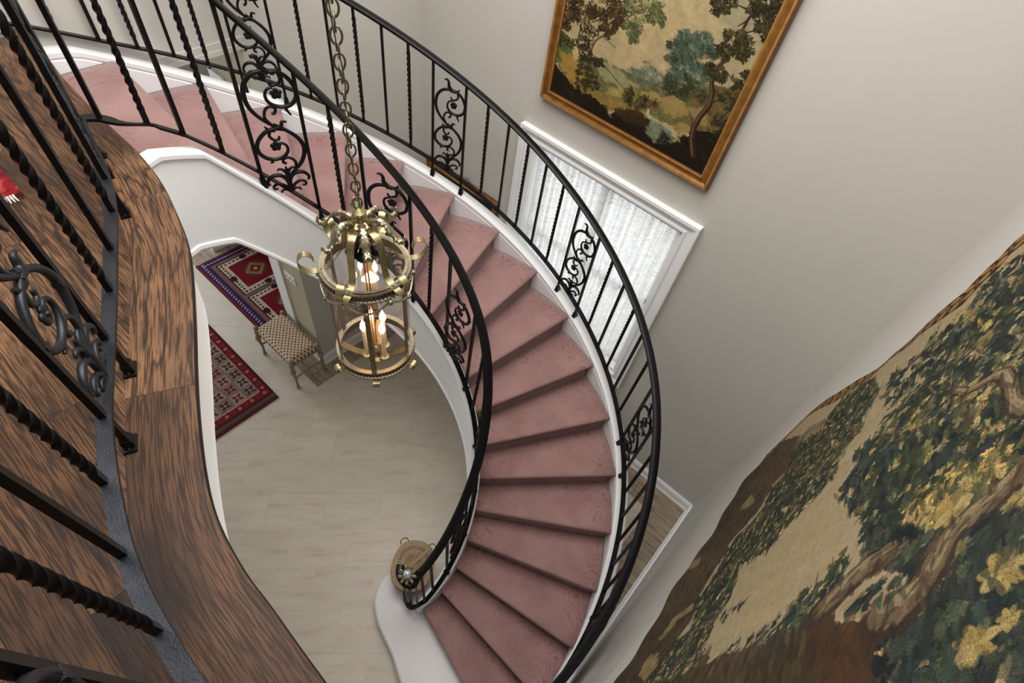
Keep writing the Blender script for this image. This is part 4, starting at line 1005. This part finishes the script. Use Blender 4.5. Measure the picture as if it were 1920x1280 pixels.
# ================================================================== TAPESTRY
TA = WA + .022
def tw(x, y): a, b, z = on_wall(x, y, UU, TA); return (-b, z)          # s = -b so that s grows to the right when facing the wall
EL = [tw(*q) for q in [(1437, 850), (1465.6, 822), (1524.6, 771), (1574, 740), (1610, 712), (1649, 686), (1679, 658), (1715, 637), (1744, 612), (1787, 581), (1823, 555), (1866, 512), (1892, 489), (1918, 461)]]
EB = [tw(*q) for q in [(1437, 850), (1421, 871), (1390.5, 905), (1356, 953), (1322, 1001.5), (1287.5, 1056.5), (1263.4, 1094), (1236, 1135.5), (1212, 1177), (1188, 1221), (1167, 1259), (1157, 1280)]]
s0, s1, t0, t1 = -2.36, .24, EB[0][1] - .1, 4.3
tp_ = Canvas(s0, s1, t0, t1, 1180, 1080, (206, 184, 142))
tl = lambda L: [tw(*q) for q in L]
r = tp_.rng
T1 = lambda ox, oy, sc: (lambda x, y: tw(ox + x * sc, oy + y * sc))
Za = T1(1400, 440, .32808); Zb = T1(1150, 840, .34361); Zc = T1(1480, 840, .34375)
na = tp_.noise(.5, 2); nb2 = tp_.noise(.08, 4); nf = tp_.noise(.02, 6, 2)
tp_.blend(np.clip((nb2 - .45) * 3, 0, 1) * .4, (212, 188, 138)); tp_.blend(np.clip((nf - .5) * 4, 0, 1) * .3, (132, 116, 92))
BR = (92, 74, 52)
def P_(fn, L): return [fn(*q) for q in L]
# brown ground along the bottom edge
tp_.poly(P_(Zb, [(0, 1280), (60, 1180), (200, 960), (330, 730), (500, 450), (700, 170), (860, -10), (1040, -60), (960, 120), (860, 240), (760, 380), (640, 560), (500, 760), (440, 900), (300, 1100), (120, 1290)]), (88, 72, 54), 1, rough=.03)
tp_.poly(P_(Zb, [(-60, 1400), (60, 1180), (330, 1050), (420, 1100), (520, 1180), (800, 1100), (1135, 1000), (1350, 1000), (1500, 1280), (1200, 1500), (-60, 1500)]), (84, 68, 48), 1, rough=.04)
tp_.poly(P_(Zc, [(0, 1000), (200, 960), (520, 980), (600, 1080), (560, 1280), (500, 1500), (-100, 1500)]), (88, 62, 38), 1, rough=.03)
tp_.blend(((na > .5) & (tp_.a[..., 0] < 100)) * .35, (120, 98, 66))
for _ in range(1500):                                                       # mottled earth
    x, y = r.random() * 1135, r.random() * 1280; p = Zb(x, y); j = int((p[0] - s0) / (s1 - s0) * (tp_.nx - 1)); i = int((p[1] - t0) / (t1 - t0) * (tp_.ny - 1))
    if 0 <= i < tp_.ny and 0 <= j < tp_.nx and tp_.a[i, j, 0] < 130:
        tp_.ell(p[0], p[1], .02 + .03 * r.random(), .006 + .008 * r.random(), r.random() * .8, [(66, 52, 38), (108, 90, 62), (74, 66, 44)][r.integers(3)], .5)
for L in ([(680, 330), (760, 250), (770, 300), (720, 330)], [(860, 200), (930, 130), (940, 180), (880, 220)], [(400, 650), (480, 590), (480, 650), (420, 670)], [(150, 1250), (200, 1130), (260, 1120), (250, 1200), (180, 1280)], [(240, 1040), (330, 930), (440, 850), (455, 870), (360, 930), (260, 1040)], [(430, 1200), (470, 1080), (500, 1070), (470, 1210)]):
    tp_.poly(P_(Zb, L), (172, 148, 98), .95, rough=.008)
tp_.poly(P_(Za, [(300, 1190), (380, 1100), (480, 1060), (480, 1100), (420, 1150), (330, 1200)]), (160, 140, 104), .9, rough=.006)
for i in range(9): 
    a, b = Za(310 + i * 18, 1190 - i * 13), Za(325 + i * 18, 1160 - i * 13); tp_.line([a, b], .006, .006, (110, 92, 66))
GR = [(46, 56, 52), (62, 72, 58), (36, 46, 46), (78, 86, 64), (54, 66, 62)]
OL = [(88, 92, 56), (70, 78, 50), (112, 108, 64)]
YE = [(196, 166, 98), (178, 150, 86), (206, 180, 116), (158, 138, 84)]
CR = [(188, 166, 116), (172, 150, 102)]
tp_.blend(((tp_.S > -.5) | (tp_.T > 3.95)) * .9, (50, 58, 46))
for _ in range(2200):                                                        # leafy ground of the part beyond
    x, y = -.42 + r.random() * .66, t0 + r.random() * (t1 - t0); a0 = r.random() * 6.3; c0 = (GR + OL + YE)[r.integers(11)]
    for i in range(5): tp_.ell(x + .016 * math.cos(a0 + i * .5), y + .016 * math.sin(a0 + i * .5), .016, .007, a0 + i * .5, c0)
for _ in range(1500):
    x, y = s0 + .3 + r.random() * 2.3, 3.75 + r.random() * .6; a0 = r.random() * 6.3; c0 = (GR + OL + YE)[r.integers(11)]
    for i in range(5): tp_.ell(x + .016 * math.cos(a0 + i * .5), y + .016 * math.sin(a0 + i * .5), .016, .007, a0 + i * .5, c0)
def mass(fn, L, col=(46, 54, 44), rough=.04): tp_.poly(P_(fn, L), col, 1, rough=rough)
def inpoly(x, y, L):
    c = False; n = len(L)
    for i in range(n):
        x1, y1 = L[i]; x2, y2 = L[(i + 1) % n]
        if (y1 > y) != (y2 > y) and x < (x2 - x1) * (y - y1) / (y2 - y1) + x1: c = not c
    return c
def scatter(fn, L, n, size, cols, ratio=.45, ang=None, spread=PI, vein=False):
    xs = [q[0] for q in L]; ys = [q[1] for q in L]; k = 0; tries = 0; m_ = max(1, int(n / 1.7))
    while k < m_ and tries < m_ * 8:
        tries += 1; x = min(xs) + r.random() * (max(xs) - min(xs)); y = min(ys) + r.random() * (max(ys) - min(ys))
        if not inpoly(x, y, L): continue
        k += 1; p = fn(x, y); z0_ = size * .40; c0 = cols[r.integers(len(cols))]; a0 = r.random() * 2 * PI; f_ = .75 + .5 * r.random()
        nl = 4 + int(r.integers(4))
        for i in range(nl):
            z = z0_ * (.7 + .5 * r.random()); a = a0 + (i - nl / 2) * .55; c = tuple(q * f_ * (.9 + .2 * r.random()) for q in c0)
            px_, py_ = p[0] + math.cos(a) * z * 1.05, p[1] + math.sin(a) * z * 1.05
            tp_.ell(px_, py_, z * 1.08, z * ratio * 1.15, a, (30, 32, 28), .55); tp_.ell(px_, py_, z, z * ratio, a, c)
            if vein: tp_.ell(px_, py_, z * .8, max(.0011, z * .07), a, tuple(q * 1.35 for q in c), .7)
# low hedge band between ground and road
HB = [(440, 880), (560, 700), (640, 560), (760, 430), (850, 260), (960, 110), (1060, 20), (1180, -60), (1300, -60), (1135, 270), (1000, 400), (850, 560), (700, 640), (640, 780), (560, 960), (470, 1180), (380, 1280), (200, 1290), (330, 1080), (420, 990)]
mass(Zb, HB, (52, 54, 40), .025); scatter(Zb, HB, 3600, .019, GR + OL + CR, .38, vein=True); scatter(Zb, HB, 300, .02, YE + CR, .4, vein=True)
HB2 = [(250, 1280), (330, 1190), (440, 1120), (500, 1020), (560, 930), (660, 860), (740, 830), (760, 880), (700, 1000), (640, 1120), (560, 1240), (520, 1400), (300, 1400)]
mass(Za, HB2, (66, 66, 46), .02); scatter(Za, HB2, 2600, .018, GR + OL + CR, .4, vein=True); scatter(Za, HB2, 140, .02, YE, .4)
# big tree crown
CRN = [(800, 850), (900, 740), (1000, 700), (1090, 560), (1200, 520), (1330, 380), (1440, 260), (1585, 130), (1700, 60), (1700, 1290), (1000, 1290), (680, 1270), (760, 1140), (830, 1030), (790, 960)]
mass(Za, [(1080, 700), (1180, 600), (1330, 480), (1460, 330), (1700, 160), (1700, 1290), (1150, 1290), (830, 1200), (900, 1050), (980, 900)], (58, 60, 44), .05)
scatter(Za, CRN, 2000, .030, GR + GR + OL, .42, vein=True); scatter(Za, CRN, 420, .026, CR, .3)
for (x, y, R, n) in ((1340, 950, 110, 26), (1380, 1150, 110, 26), (1400, 600, 70, 16), (1350, 660, 60, 12), (990, 1080, 70, 18), (900, 960, 60, 14), (1250, 880, 60, 14), (1200, 700, 60, 14), (1500, 760, 60, 12), (1350, 530, 40, 10), (1440, 1240, 90, 18), (1320, 450, 60, 14), (1250, 490, 50, 12)):
    L = [(x - R, y), (x, y - R), (x + R, y), (x, y + R)]; scatter(Za, L, int(n * 1.0), .026, YE, .42, vein=True)
CR2 = [(400, 0), (560, -40), (1280, -60), (1400, 300), (1400, 1400), (560, 1400), (540, 1100), (700, 950), (860, 780), (760, 700), (560, 560), (430, 560), (400, 480), (440, 380), (330, 330), (300, 260), (380, 130)]
mass(Zc, [(430, 400), (560, 300), (700, 180), (900, 60), (1400, -60), (1400, 1400), (600, 1400), (560, 1080), (700, 900), (880, 700), (780, 560), (560, 600), (440, 560)], (52, 56, 44), .05)
scatter(Zc, CR2, 4200, .034, GR + GR + OL, .44, vein=True); scatter(Zc, CR2, 260, .03, CR, .28)
scatter(Zc, [(640, 260), (800, 160), (1000, 60), (1180, 0), (1180, 140), (1000, 300), (820, 420), (640, 440)], 240, .028, YE + YE + OL, .4, vein=True)
def blossom(x, y, R, n=7):
    p = Zc(x, y); q = Zc(x + R, y); R2 = (abs(q[0] - p[0]) + abs(q[1] - p[1])) * .62
    for i in range(n):
        a = 2 * PI * i / n + r.random() * .3; tp_.ell(p[0] + math.cos(a) * R2 * .5, p[1] + math.sin(a) * R2 * .5, R2 * .46, R2 * .25, a, YE[i % 4]); tp_.ell(p[0] + math.cos(a) * R2 * .45, p[1] + math.sin(a) * R2 * .45, R2 * .4, R2 * .012, a, (120, 104, 50), .8)
for b_ in ((1050, 1090, 200), (1220, 700, 190), (1160, 800, 110), (1130, 560, 90), (960, 560, 80), (1200, 520, 90), (880, 330, 110), (1240, 300, 100), (700, 420, 60), (1180, 1180, 110), (1230, 930, 90)): blossom(*b_)
for L_, n_ in (([(520, 330), (700, 420), (860, 520), (800, 700), (560, 640), (440, 520)], 160), ([(900, 460), (1280, 380), (1400, 1300), (640, 1300), (600, 1080), (860, 800)], 420)):
    scatter(Zc, L_, n_, .03, GR, .44, vein=True)
for b_ in ((1050, 1090, 200), (1220, 700, 190), (1240, 960, 110), (960, 560, 70)): blossom(*b_)
# bush at the foot of the trunk
scatter(Zc, [(0, 860), (120, 760), (240, 640), (300, 560), (340, 600), (260, 740), (200, 900), (220, 960), (0, 1040)], 190, .022, GR + YE[:1] + OL, .45, vein=True)
scatter(Zb, [(700, 1120), (800, 1000), (900, 920), (1000, 850), (1135, 720), (1135, 960), (900, 1060), (740, 1120)], 160, .02, GR + CR + OL, .45, vein=True)
scatter(Zb, [(590, 960), (620, 870), (640, 940)], 12, .016, GR); scatter(Zb, [(640, 890), (730, 840), (700, 880)], 18, .014, GR); scatter(Zb, [(590, 1140), (700, 1060), (640, 1120)], 22, .016, GR)
scatter(Za, [(820, 830), (960, 720), (930, 860), (850, 860)], 26, .022, GR); scatter(Zc, [(280, 260), (440, 60), (520, 80), (380, 200)], 40, .022, GR, .35)
# trunk and limbs
def limb(fn, L, w0, w1):
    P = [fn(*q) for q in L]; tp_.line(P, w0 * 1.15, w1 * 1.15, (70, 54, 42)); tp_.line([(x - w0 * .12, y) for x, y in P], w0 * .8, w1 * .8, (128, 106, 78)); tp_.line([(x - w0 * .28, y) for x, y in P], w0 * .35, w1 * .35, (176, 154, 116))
    for (x, y), (x2, y2) in zip(P[:-1], P[1:]):
        for _ in range(14):
            f = r.random(); tp_.ell(x + (x2 - x) * f + (r.random() - .5) * w0 * .7, y + (y2 - y) * f, w0 * .16, w0 * .05, math.atan2(y2 - y, x2 - x) + .3, [(86, 66, 50), (160, 138, 104), (110, 90, 66)][r.integers(3)], .6)
limb(Zc, [(540, 960), (640, 920), (740, 830), (820, 700), (840, 580), (880, 480), (980, 380), (1080, 300), (1200, 190), (1300, 90), (1400, 20)], .085, .05)
limb(Zc, [(220, 880), (300, 780), (400, 680), (520, 600), (600, 560)], .11, .05)
limb(Za, [(1200, 900), (1290, 920), (1380, 880), (1460, 830), (1520, 820), (1540, 880), (1530, 960), (1600, 1000)], .022, .045)
limb(Za, [(1060, 880), (1100, 920), (1180, 890), (1200, 780)], .012, .008)
tp_.poly(P_(Zc, [(300, 900), (420, 800), (520, 820), (620, 780), (560, 880), (440, 970), (360, 930)]), (178, 156, 112), .8, rough=.015)
scatter(Zc, [(370, 900), (400, 800), (520, 780), (660, 760), (560, 880), (420, 930)], 26, .026, GR, .42, vein=True)
dabs(tp_, 9000, .026, .006, .03, .2, 1.2, .5, .55, s_rng=(-2.36, -.42), thr=112)
dabs(tp_, 6000, .016, .0035, .02, .1, .9, .22, .6, s_rng=(-2.36, -.42))
# edge border: brown with gold beads; drawn in a band along the left edge below
def vE(z): return np.interp(z, [q[1] for q in EL], [q[0] for q in EL])
def zE(s): 
    xs = [q[0] for q in EB]; return np.interp(s, xs, [q[1] for q in EB])
band = tp_.S - (vE(tp_.T)); wdt = .075
mask = (band < wdt) & (tp_.T > 1.93); tp_.a[mask] = (72, 38, 24)
zc = 1.93
while zc < 4.5:
    for k in range(2): tp_.ell(float(vE(zc)) + .02 + .034 * k, zc, .012, .022, .3 if k else -.3, (178, 142, 78))
    tp_.ell(float(vE(zc + .03)) + .037, zc + .03, .02, .007, .1, (140, 100, 52)); zc += .06
tp_.a *= (.9 + .2 * nf)[..., None]
tp_.a *= (.93 + .1 * (np.sin(tp_.S * 1150) > 0))[..., None]
tp_.a *= .78
def fnt(S, T):
    # remap so the left and bottom edges follow the sagging cloth
    e = vE(T); S2 = np.maximum(S, e); zb = zE(S2); T2 = np.maximum(T, zb)
    wave = .010 * np.sin(T2 * 5.1 + S2 * 2) * np.clip(1 - (S2 - e) / .6, 0, 1) + .007 * np.sin(S2 * 9 + .7) + .004 * np.sin(S2 * 23 + T2 * 3)
    P = np.empty(S.shape + (3,))
    for i in range(3): P[..., i] = -S2 * VV[i] + (TA + .006 + np.clip(wave, -.012, .02)) * UU[i]
    P[..., 2] = T2; return P
tap = thing('wall_tapestry', 'large woven verdure tapestry of trees and foliage hanging on the right hand wall', 'tapestry', W(TA, .8, 1.9))
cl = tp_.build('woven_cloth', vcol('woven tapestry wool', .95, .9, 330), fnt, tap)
MB().wbox(WA + .001, WA + .006, -.2, 1.95, 1.95, 4.28).build('lining', MAT['redwood'], tap)

# ================================================================== RUGS
def rug_fn(z):
    def f(S, T):
        P = np.empty(S.shape + (3,))
        for i in range(3): P[..., i] = S * UU[i] + T * VV[i]
        P[..., 2] = z + .0012 * np.sin(S * 9) * np.sin(T * 7); return P
    return f
mrug = vcol('woven rug wool', 1, .6, 300)
# rug by the foot of bench: red border with roundels, squares, central medallions
ra = Canvas(3.0, 5.6, -.42, .885, 720, 380, (104, 30, 38)); S, T = ra.S, ra.T
def rect(c, a0, a1, b0, b1, col): m_ = (c.S > a0) & (c.S < a1) & (c.T > b0) & (c.T < b1); c.a[m_] = col
def border(c, i, col): rect(c, c.s0 + i, c.s1 - i, c.t0 + i, c.t1 - i, col)
rect(ra, 3.0, 5.6, -.42, .885, (92, 34, 40)); rect(ra, 3.035, 5.565, -.42, .885, (96, 78, 72)); rect(ra, 3.075, 5.525, -.42, .885, (58, 24, 30)); rect(ra, 3.09, 5.51, -.405, .87, (120, 26, 38))
def roundel(c, x, y, R, cols, al=1):
    c.ell(x, y, R, R, 0, cols[0], al); c.ell(x, y, R * .55, R * .55, 0, cols[1], al)
for i in range(40):
    for y in (.835, -.37): roundel(ra, 3.13 + i * .062, y, .02, ((176, 84, 60), (196, 140, 100)) if i % 2 else ((150, 58, 50), (110, 24, 36)))
for j in range(20):
    for x in (3.13, 5.47): roundel(ra, x, -.37 + j * .0625, .02, ((176, 84, 60), (196, 140, 100)) if j % 2 else ((150, 58, 50), (110, 24, 36)))
rect(ra, 3.165, 5.435, -.33, .795, (206, 188, 164)); rect(ra, 3.175, 5.425, -.32, .785, (140, 112, 112))
q = .125
for ring_ in range(2):
    for i in range(18):
        for j in range(9):
            x = 3.24 + i * q; y = -.26 + j * q
            if not (min(i, 17 - i) == ring_ or min(j, 8 - j) == ring_): continue
            rect(ra, x - q * .46, x + q * .46, y - q * .46, y + q * .46, (176, 152, 130) if (i + j) % 2 else (150, 124, 118))
            for k in range(4):
                a = k * PI / 2 + PI / 4; ra.ell(x + .026 * math.cos(a), y + .026 * math.sin(a), .028, .013, a, [(84, 52, 48), (120, 44, 52), (66, 52, 50)][(i * 3 + j) % 3])
            ra.ell(x, y, .012, .012, 0, (190, 150, 110))
rect(ra, 3.43, 5.17, -.07, .535, (150, 136, 142)); nr_ = ra.noise(.05, 9)
ra.blend(((nr_ > .6) & (S > 3.43) & (S < 5.17) & (T > -.07) & (T < .535)) * .7, (178, 70, 80))
for cx0 in (3.78, 4.35, 4.92):
    d = np.abs(S - cx0) / .30 + np.abs(T - .235) / .26; ra.a[d < 1] = (158, 24, 36); ra.a[d < .55] = (214, 176, 120); ra.a[d < .42] = (158, 24, 36); ra.a[d < .2] = (60, 50, 80)
for _ in range(900): ra.ell(3.1 + r.random() * 2.4, -.4 + r.random() * 1.25, .006, .004, 0, [(196, 170, 140), (84, 30, 36), (70, 60, 76)][r.integers(3)], .5)
ra.a *= .82
rg = thing('oriental_rug', 'red bordered oriental rug with squared field and central medallion, nearer the balcony edge', 'rug', W(4.2, .2, 0))
ra.build('rug_pile', mrug, rug_fn(.012), rg)
MB().wbox(3.0, 5.6, -.42, .885, .001, .009).build('rug_backing', MAT['redwood'], rg)
# runner beyond the bench: purple border, cream framed red panels
rb = Canvas(3.62, 5.01, 1.20, 2.10, 520, 340, (56, 30, 60)); S, T = rb.S, rb.T
rect(rb, 3.62, 5.01, 1.20, 2.1, (110, 30, 40)); rect(rb, 3.62, 4.995, 1.215, 2.085, (150, 60, 50)); rect(rb, 3.62, 4.99, 1.222, 2.08, (56, 34, 72))
for i in range(34):
    x = 3.66 + i * .041; rb.ell(x, 1.262, .022, .009, 1.0, (176, 160, 186)); rb.ell(x + .012, 1.275, .012, .006, -.6, (110, 84, 140)); rb.ell(x, 2.04, .022, .009, 1, (176, 160, 186))
for j in range(20):
    y = 1.27 + j * .041; rb.ell(4.95, y, .009, .02, .3, (176, 160, 186))
rect(rb, 3.62, 4.915, 1.305, 2.0, (96, 44, 46)); rect(rb, 3.62, 4.905, 1.315, 1.99, (128, 100, 90))
for px0, px1 in ((4.31, 4.86), (3.70, 4.25)):
    rect(rb, px0 - .012, px1 + .012, 1.355, 1.95, (72, 26, 32)); rect(rb, px0, px1, 1.37, 1.94, (206, 190, 168))
    for i in range(12):
        for y in (1.40, 1.91): rb.ell(px0 + .035 + i * .0445, y, .014, .012, i, [(70, 40, 44), (120, 30, 40), (60, 62, 50)][i % 3])
    for j in range(12):
        for x in (px0 + .03, px1 - .03): rb.ell(x, 1.40 + j * .047, .012, .014, j, [(70, 40, 44), (120, 30, 40), (60, 62, 50)][j % 3])
    rect(rb, px0 + .075, px1 - .075, 1.445, 1.865, (122, 16, 28)); cxm = (px0 + px1) / 2
    d = np.abs(S - cxm) + np.abs(T - 1.655); dd = np.maximum(np.abs(S - cxm), np.abs(T - 1.655))
    rb.a[(d < .17) & (dd < .12)] = (96, 58, 44); rb.a[(d < .12)] = (150, 120, 84); rb.a[d < .07] = (122, 24, 30); rb.a[d < .03] = (190, 160, 110)
    for k in range(4):
        a = k * PI / 2 + PI / 4; rb.ell(cxm + .15 * math.cos(a), 1.655 + .15 * math.sin(a), .02, .012, a, (76, 56, 48))
    rb.ell(cxm, 1.40, .045, .03, 0, (60, 20, 30)); rb.ell(cxm, 1.91, .045, .03, 0, (60, 20, 30)); rb.ell(px0 + .03, 1.655, .03, .04, 0, (60, 20, 30)); rb.ell(px1 - .03, 1.655, .03, .04, 0, (60, 20, 30))
rb.a *= .82
rg2 = thing('oriental_rug', 'purple bordered oriental rug with cream framed red panels lying behind the upholstered bench', 'rug', W(4.3, 1.6, 0))
rb.build('rug_pile', mrug, rug_fn(.012), rg2)
MB().wbox(3.62, 5.01, 1.20, 2.10, .001, .009).build('rug_backing', MAT['redwood'], rg2)
# corner of a red rug on the landing
rc = Canvas(1.93, 2.85, -.55, .108, 200, 150, (150, 30, 40)); border(rc, .03, (182, 60, 60)); border(rc, .045, (206, 150, 96)); border(rc, .065, (150, 34, 42)); border(rc, .11, (214, 176, 120)); border(rc, .125, (160, 40, 40))
nn_ = rc.noise(.03, 3); rc.blend((nn_ > .6) * .6, (90, 30, 36)); rc.blend((nn_ < .38) * .5, (214, 120, 80))
rg3 = thing('small_rug', 'red rug corner with white tassel on the upper landing, cut by the left edge', 'rug', W(2.2, -.1, UF))
rc.a *= .85
rc.build('rug_pile', mrug, rug_fn(UF + .014), rg3); MB().wbox(1.93, 2.85, -.55, .108, UF + .001, UF + .011).build('rug_backing', MAT['redwood'], rg3)
m = MB()
for i in range(9):
    p = W(1.932, .02 + i * .008, UF + .012); m.tube([p, p - UU * .012 + Vector((0, 0, -.002)), p - UU * .026 + VV * .003 * math.sin(i) + Vector((0, 0, -.008))], [.004, .0035, .002], 5)
m.build('tassel', MAT['fringe'], rg3, smooth=True)

# ================================================================== BENCH
bn = thing('upholstered_bench', 'small bench with diamond patterned seat and carved taupe legs standing by the rugs', 'bench', W(3.24, 1.22, 0))
ba0, ba1, bb0, bb1, bz = 2.965, 3.52, 1.075, 1.375, .42
cs = Canvas(ba0, ba1, bb0, bb1, 240, 150, (206, 184, 156)); S, T = cs.S, cs.T
gx, gy = .046, .038
X = (S - ba0) / gx; Y = (T - bb0) / gy
for sh in (0, .5):
    xi = np.floor(X + sh); yi = np.floor(Y + sh); dx = np.abs(X + sh - xi - .5); dy = np.abs(Y + sh - yi - .5)
    mk = (dx + dy) < .25; rr_ = (xi + yi) % 2 == 0
    cs.a[mk & rr_] = (112, 52, 40); cs.a[mk & ~rr_] = (52, 50, 54)
def fns(S, T):
    P = np.empty(S.shape + (3,)); x = np.clip(np.minimum(S - ba0, ba1 - S) / .05, 0, 1); y = np.clip(np.minimum(T - bb0, bb1 - T) / .05, 0, 1)
    h = np.sqrt(1 - (1 - x) ** 2) * np.sqrt(1 - (1 - y) ** 2)
    for i in range(3): P[..., i] = S * UU[i] + T * VV[i]
    P[..., 2] = bz - .055 + .06 * h; return P
cs.build('seat_cushion', vcol('diamond upholstery', .9, .3, 300), fns, bn)
MB().wbox(ba0, ba1, bb0, bb1, bz - .075, bz - .05).wbox(ba0 + .004, ba1 - .004, bb0 + .004, bb1 - .004, bz - .095, bz - .07).build('seat_frame', MAT['taupe'], bn, bevel=.004)
for (a, b) in ((ba0, bb0), (ba1, bb0), (ba0, bb1), (ba1, bb1)):
    sa = -1 if a == ba0 else 1; sb = -1 if b == bb0 else 1
    c = W(a + sa * -.008, b + sb * -.008, 0); d = (UU * sa + VV * sb) * .5
    m = MB(); m.ball(c + Vector((0, 0, bz - .005)), .022, 12); m.ball(c + Vector((0, 0, bz - .045)), .026, 12, (1, 1, .7))
    pts = catmull([c + Vector((0, 0, bz - .06)), c + d * .012 + Vector((0, 0, .29)), c + d * .02 + Vector((0, 0, .24)), c + d * .004 + Vector((0, 0, .12)), c + d * .014 + Vector((0, 0, .01))], 4)
    m.tube(pts, [.024, .022, .020, .018, .019, .024, .027, .026, .021, .017, .014, .013, .012, .012, .013, .014, .016], 10)
    m.ball(c + d * .014 + Vector((0, 0, .013)), .017, 10, (1.1, 1.1, .7)); m.ball(c + d * .03 + Vector((0, 0, .262)), .018, 10)
    m.build('leg', MAT['taupe'], bn, smooth=True, angle=60)
MB().tube([W(ba0 + .02, (bb0 + bb1) / 2, .16), W(ba1 - .02, (bb0 + bb1) / 2, .16)], .011, 10).tube([W(ba0 + .005, bb0 + .01, .16), W(ba0 + .02, (bb0 + bb1) / 2, .16), W(ba0 + .005, bb1 - .01, .16)], .010, 8).tube([W(ba1 - .005, bb0 + .01, .16), W(ba1 - .02, (bb0 + bb1) / 2, .16), W(ba1 - .005, bb1 - .01, .16)], .010, 8).build('stretcher', MAT['taupe'], bn, smooth=True)
# switch plate on the return wall
sw = thing('switch_plate', 'white light switch plate on the tan wall end above the bench', 'switch', W(3.26, JV - .006, 1.06))
def jw(x, y): a, b, z = on_wall(x, y, VV, JV - .008); return a, z
a_, z_ = jw(530, 503); b__, y_ = jw(558, 538)
ac, zc2 = (a_ + b__) / 2, (z_ + y_) / 2
MB().wbox(ac - .075, ac + .075, JV - .012, JV - .004, zc2 - .045, zc2 + .045).build('plate', MAT['white'], sw, bevel=.002)
for i in range(3): MB().wbox(ac - .05 + i * .045, ac - .04 + i * .045, JV - .02, JV - .012, zc2 - .012, zc2 + .012).build('toggle', MAT['fringe'], sw)

# ================================================================== WICKER BASKET
bk = thing('wicker_basket', 'tan wicker basket with fan ribbed lid on the marble step behind the newel', 'basket', (-.385, 1.04, .15))
bcx, bcy = -.388, 1.045
def oval(a, s, z):
    # rounded, slightly squared back
    x = .155 * s * math.copysign(abs(math.cos(a)) ** .85, math.cos(a)); y = .185 * s * math.copysign(abs(math.sin(a)) ** .85, math.sin(a))
    return Vector((bcx + x, bcy + y, z))
NB = 72
m = MB(); vs = []; lev = []
for i in range(15):
    z = .152 + .19 * i / 14; s = .72 + .24 * math.sin(i / 14 * PI * .62) + (.012 if i % 2 else 0); lev.append((s, z))
for (s, z) in lev:
    for j in range(NB): vs.append(oval(2 * PI * j / NB, s + (.008 if (j + int(z * 100)) % 2 else 0), z))
fs = [(i * NB + j, i * NB + (j + 1) % NB, (i + 1) * NB + (j + 1) % NB, (i + 1) * NB + j) for i in range(len(lev) - 1) for j in range(NB)] + [tuple(range(NB))[::-1]]
m.add(vs, fs); m.build('body', MAT['wicker'], bk)
m = MB(); vs = []; lev = [(.99, .338), (1.0, .350), (.97, .362), (.75, .374), (.5, .382), (.25, .386), (.06, .388)]; NL = 96
for (s, z) in lev:
    for j in range(NL): vs.append(oval(2 * PI * j / NL, s, z + (.003 if j % 2 else 0) * (s > .1)))
fs = [(i * NL + j, i * NL + (j + 1) % NL, (i + 1) * NL + (j + 1) % NL, (i + 1) * NL + j) for i in range(len(lev) - 1) for j in range(NL)] + [tuple((len(lev) - 1) * NL + j for j in range(NL)), tuple(range(NL))[::-1]]
m.add(vs, fs); nlid = len(m.f)
for j in range(44):
    a = 2 * PI * j / 44
    for s0_, s1_ in ((.62, .74), (.30, .38)):
        if s0_ < .4 and j % 2: continue
        p, q_ = oval(a, s0_, .3815 if s0_ > .5 else .3875), oval(a, s1_, .3775 if s0_ > .5 else .386); m.tube([p, q_], .0028, 5)
lid = m.build('lid', MAT['wicker'], bk); lid.data.materials.append(MAT['wickerdark'])
for p in lid.data.polygons:
    if p.index >= nlid: p.material_index = 1
m = MB(); a = math.radians(52); p0, p1 = oval(a, 1.0, .366), Vector((bcx, bcy, .396)); side = Vector((-(p1 - p0).y, (p1 - p0).x, 0)).normalized()
ribbon([p0, p0.lerp(p1, .3) + Vector((0, 0, .008)), p0.lerp(p1, .7) + Vector((0, 0, .006)), p1], .02, side, .004).build('lid_strap', MAT['wicker'], lid)
for a in (math.radians(128), math.radians(50)):
    p = oval(a, 1.0, .345); d = Vector((math.cos(a), math.sin(a), 0)); s_2 = Vector((-d.y, d.x, 0))
    MB().tube(catmull([p - s_2 * .03, p - s_2 * .025 + d * .02 + Vector((0, 0, .02)), p + d * .028 + Vector((0, 0, .028)), p + s_2 * .025 + d * .02 + Vector((0, 0, .02)), p + s_2 * .03], 4), .004, 6).build('wire_handle', MAT['chain'], bk, smooth=True)
print('objects', len(bpy.data.objects))
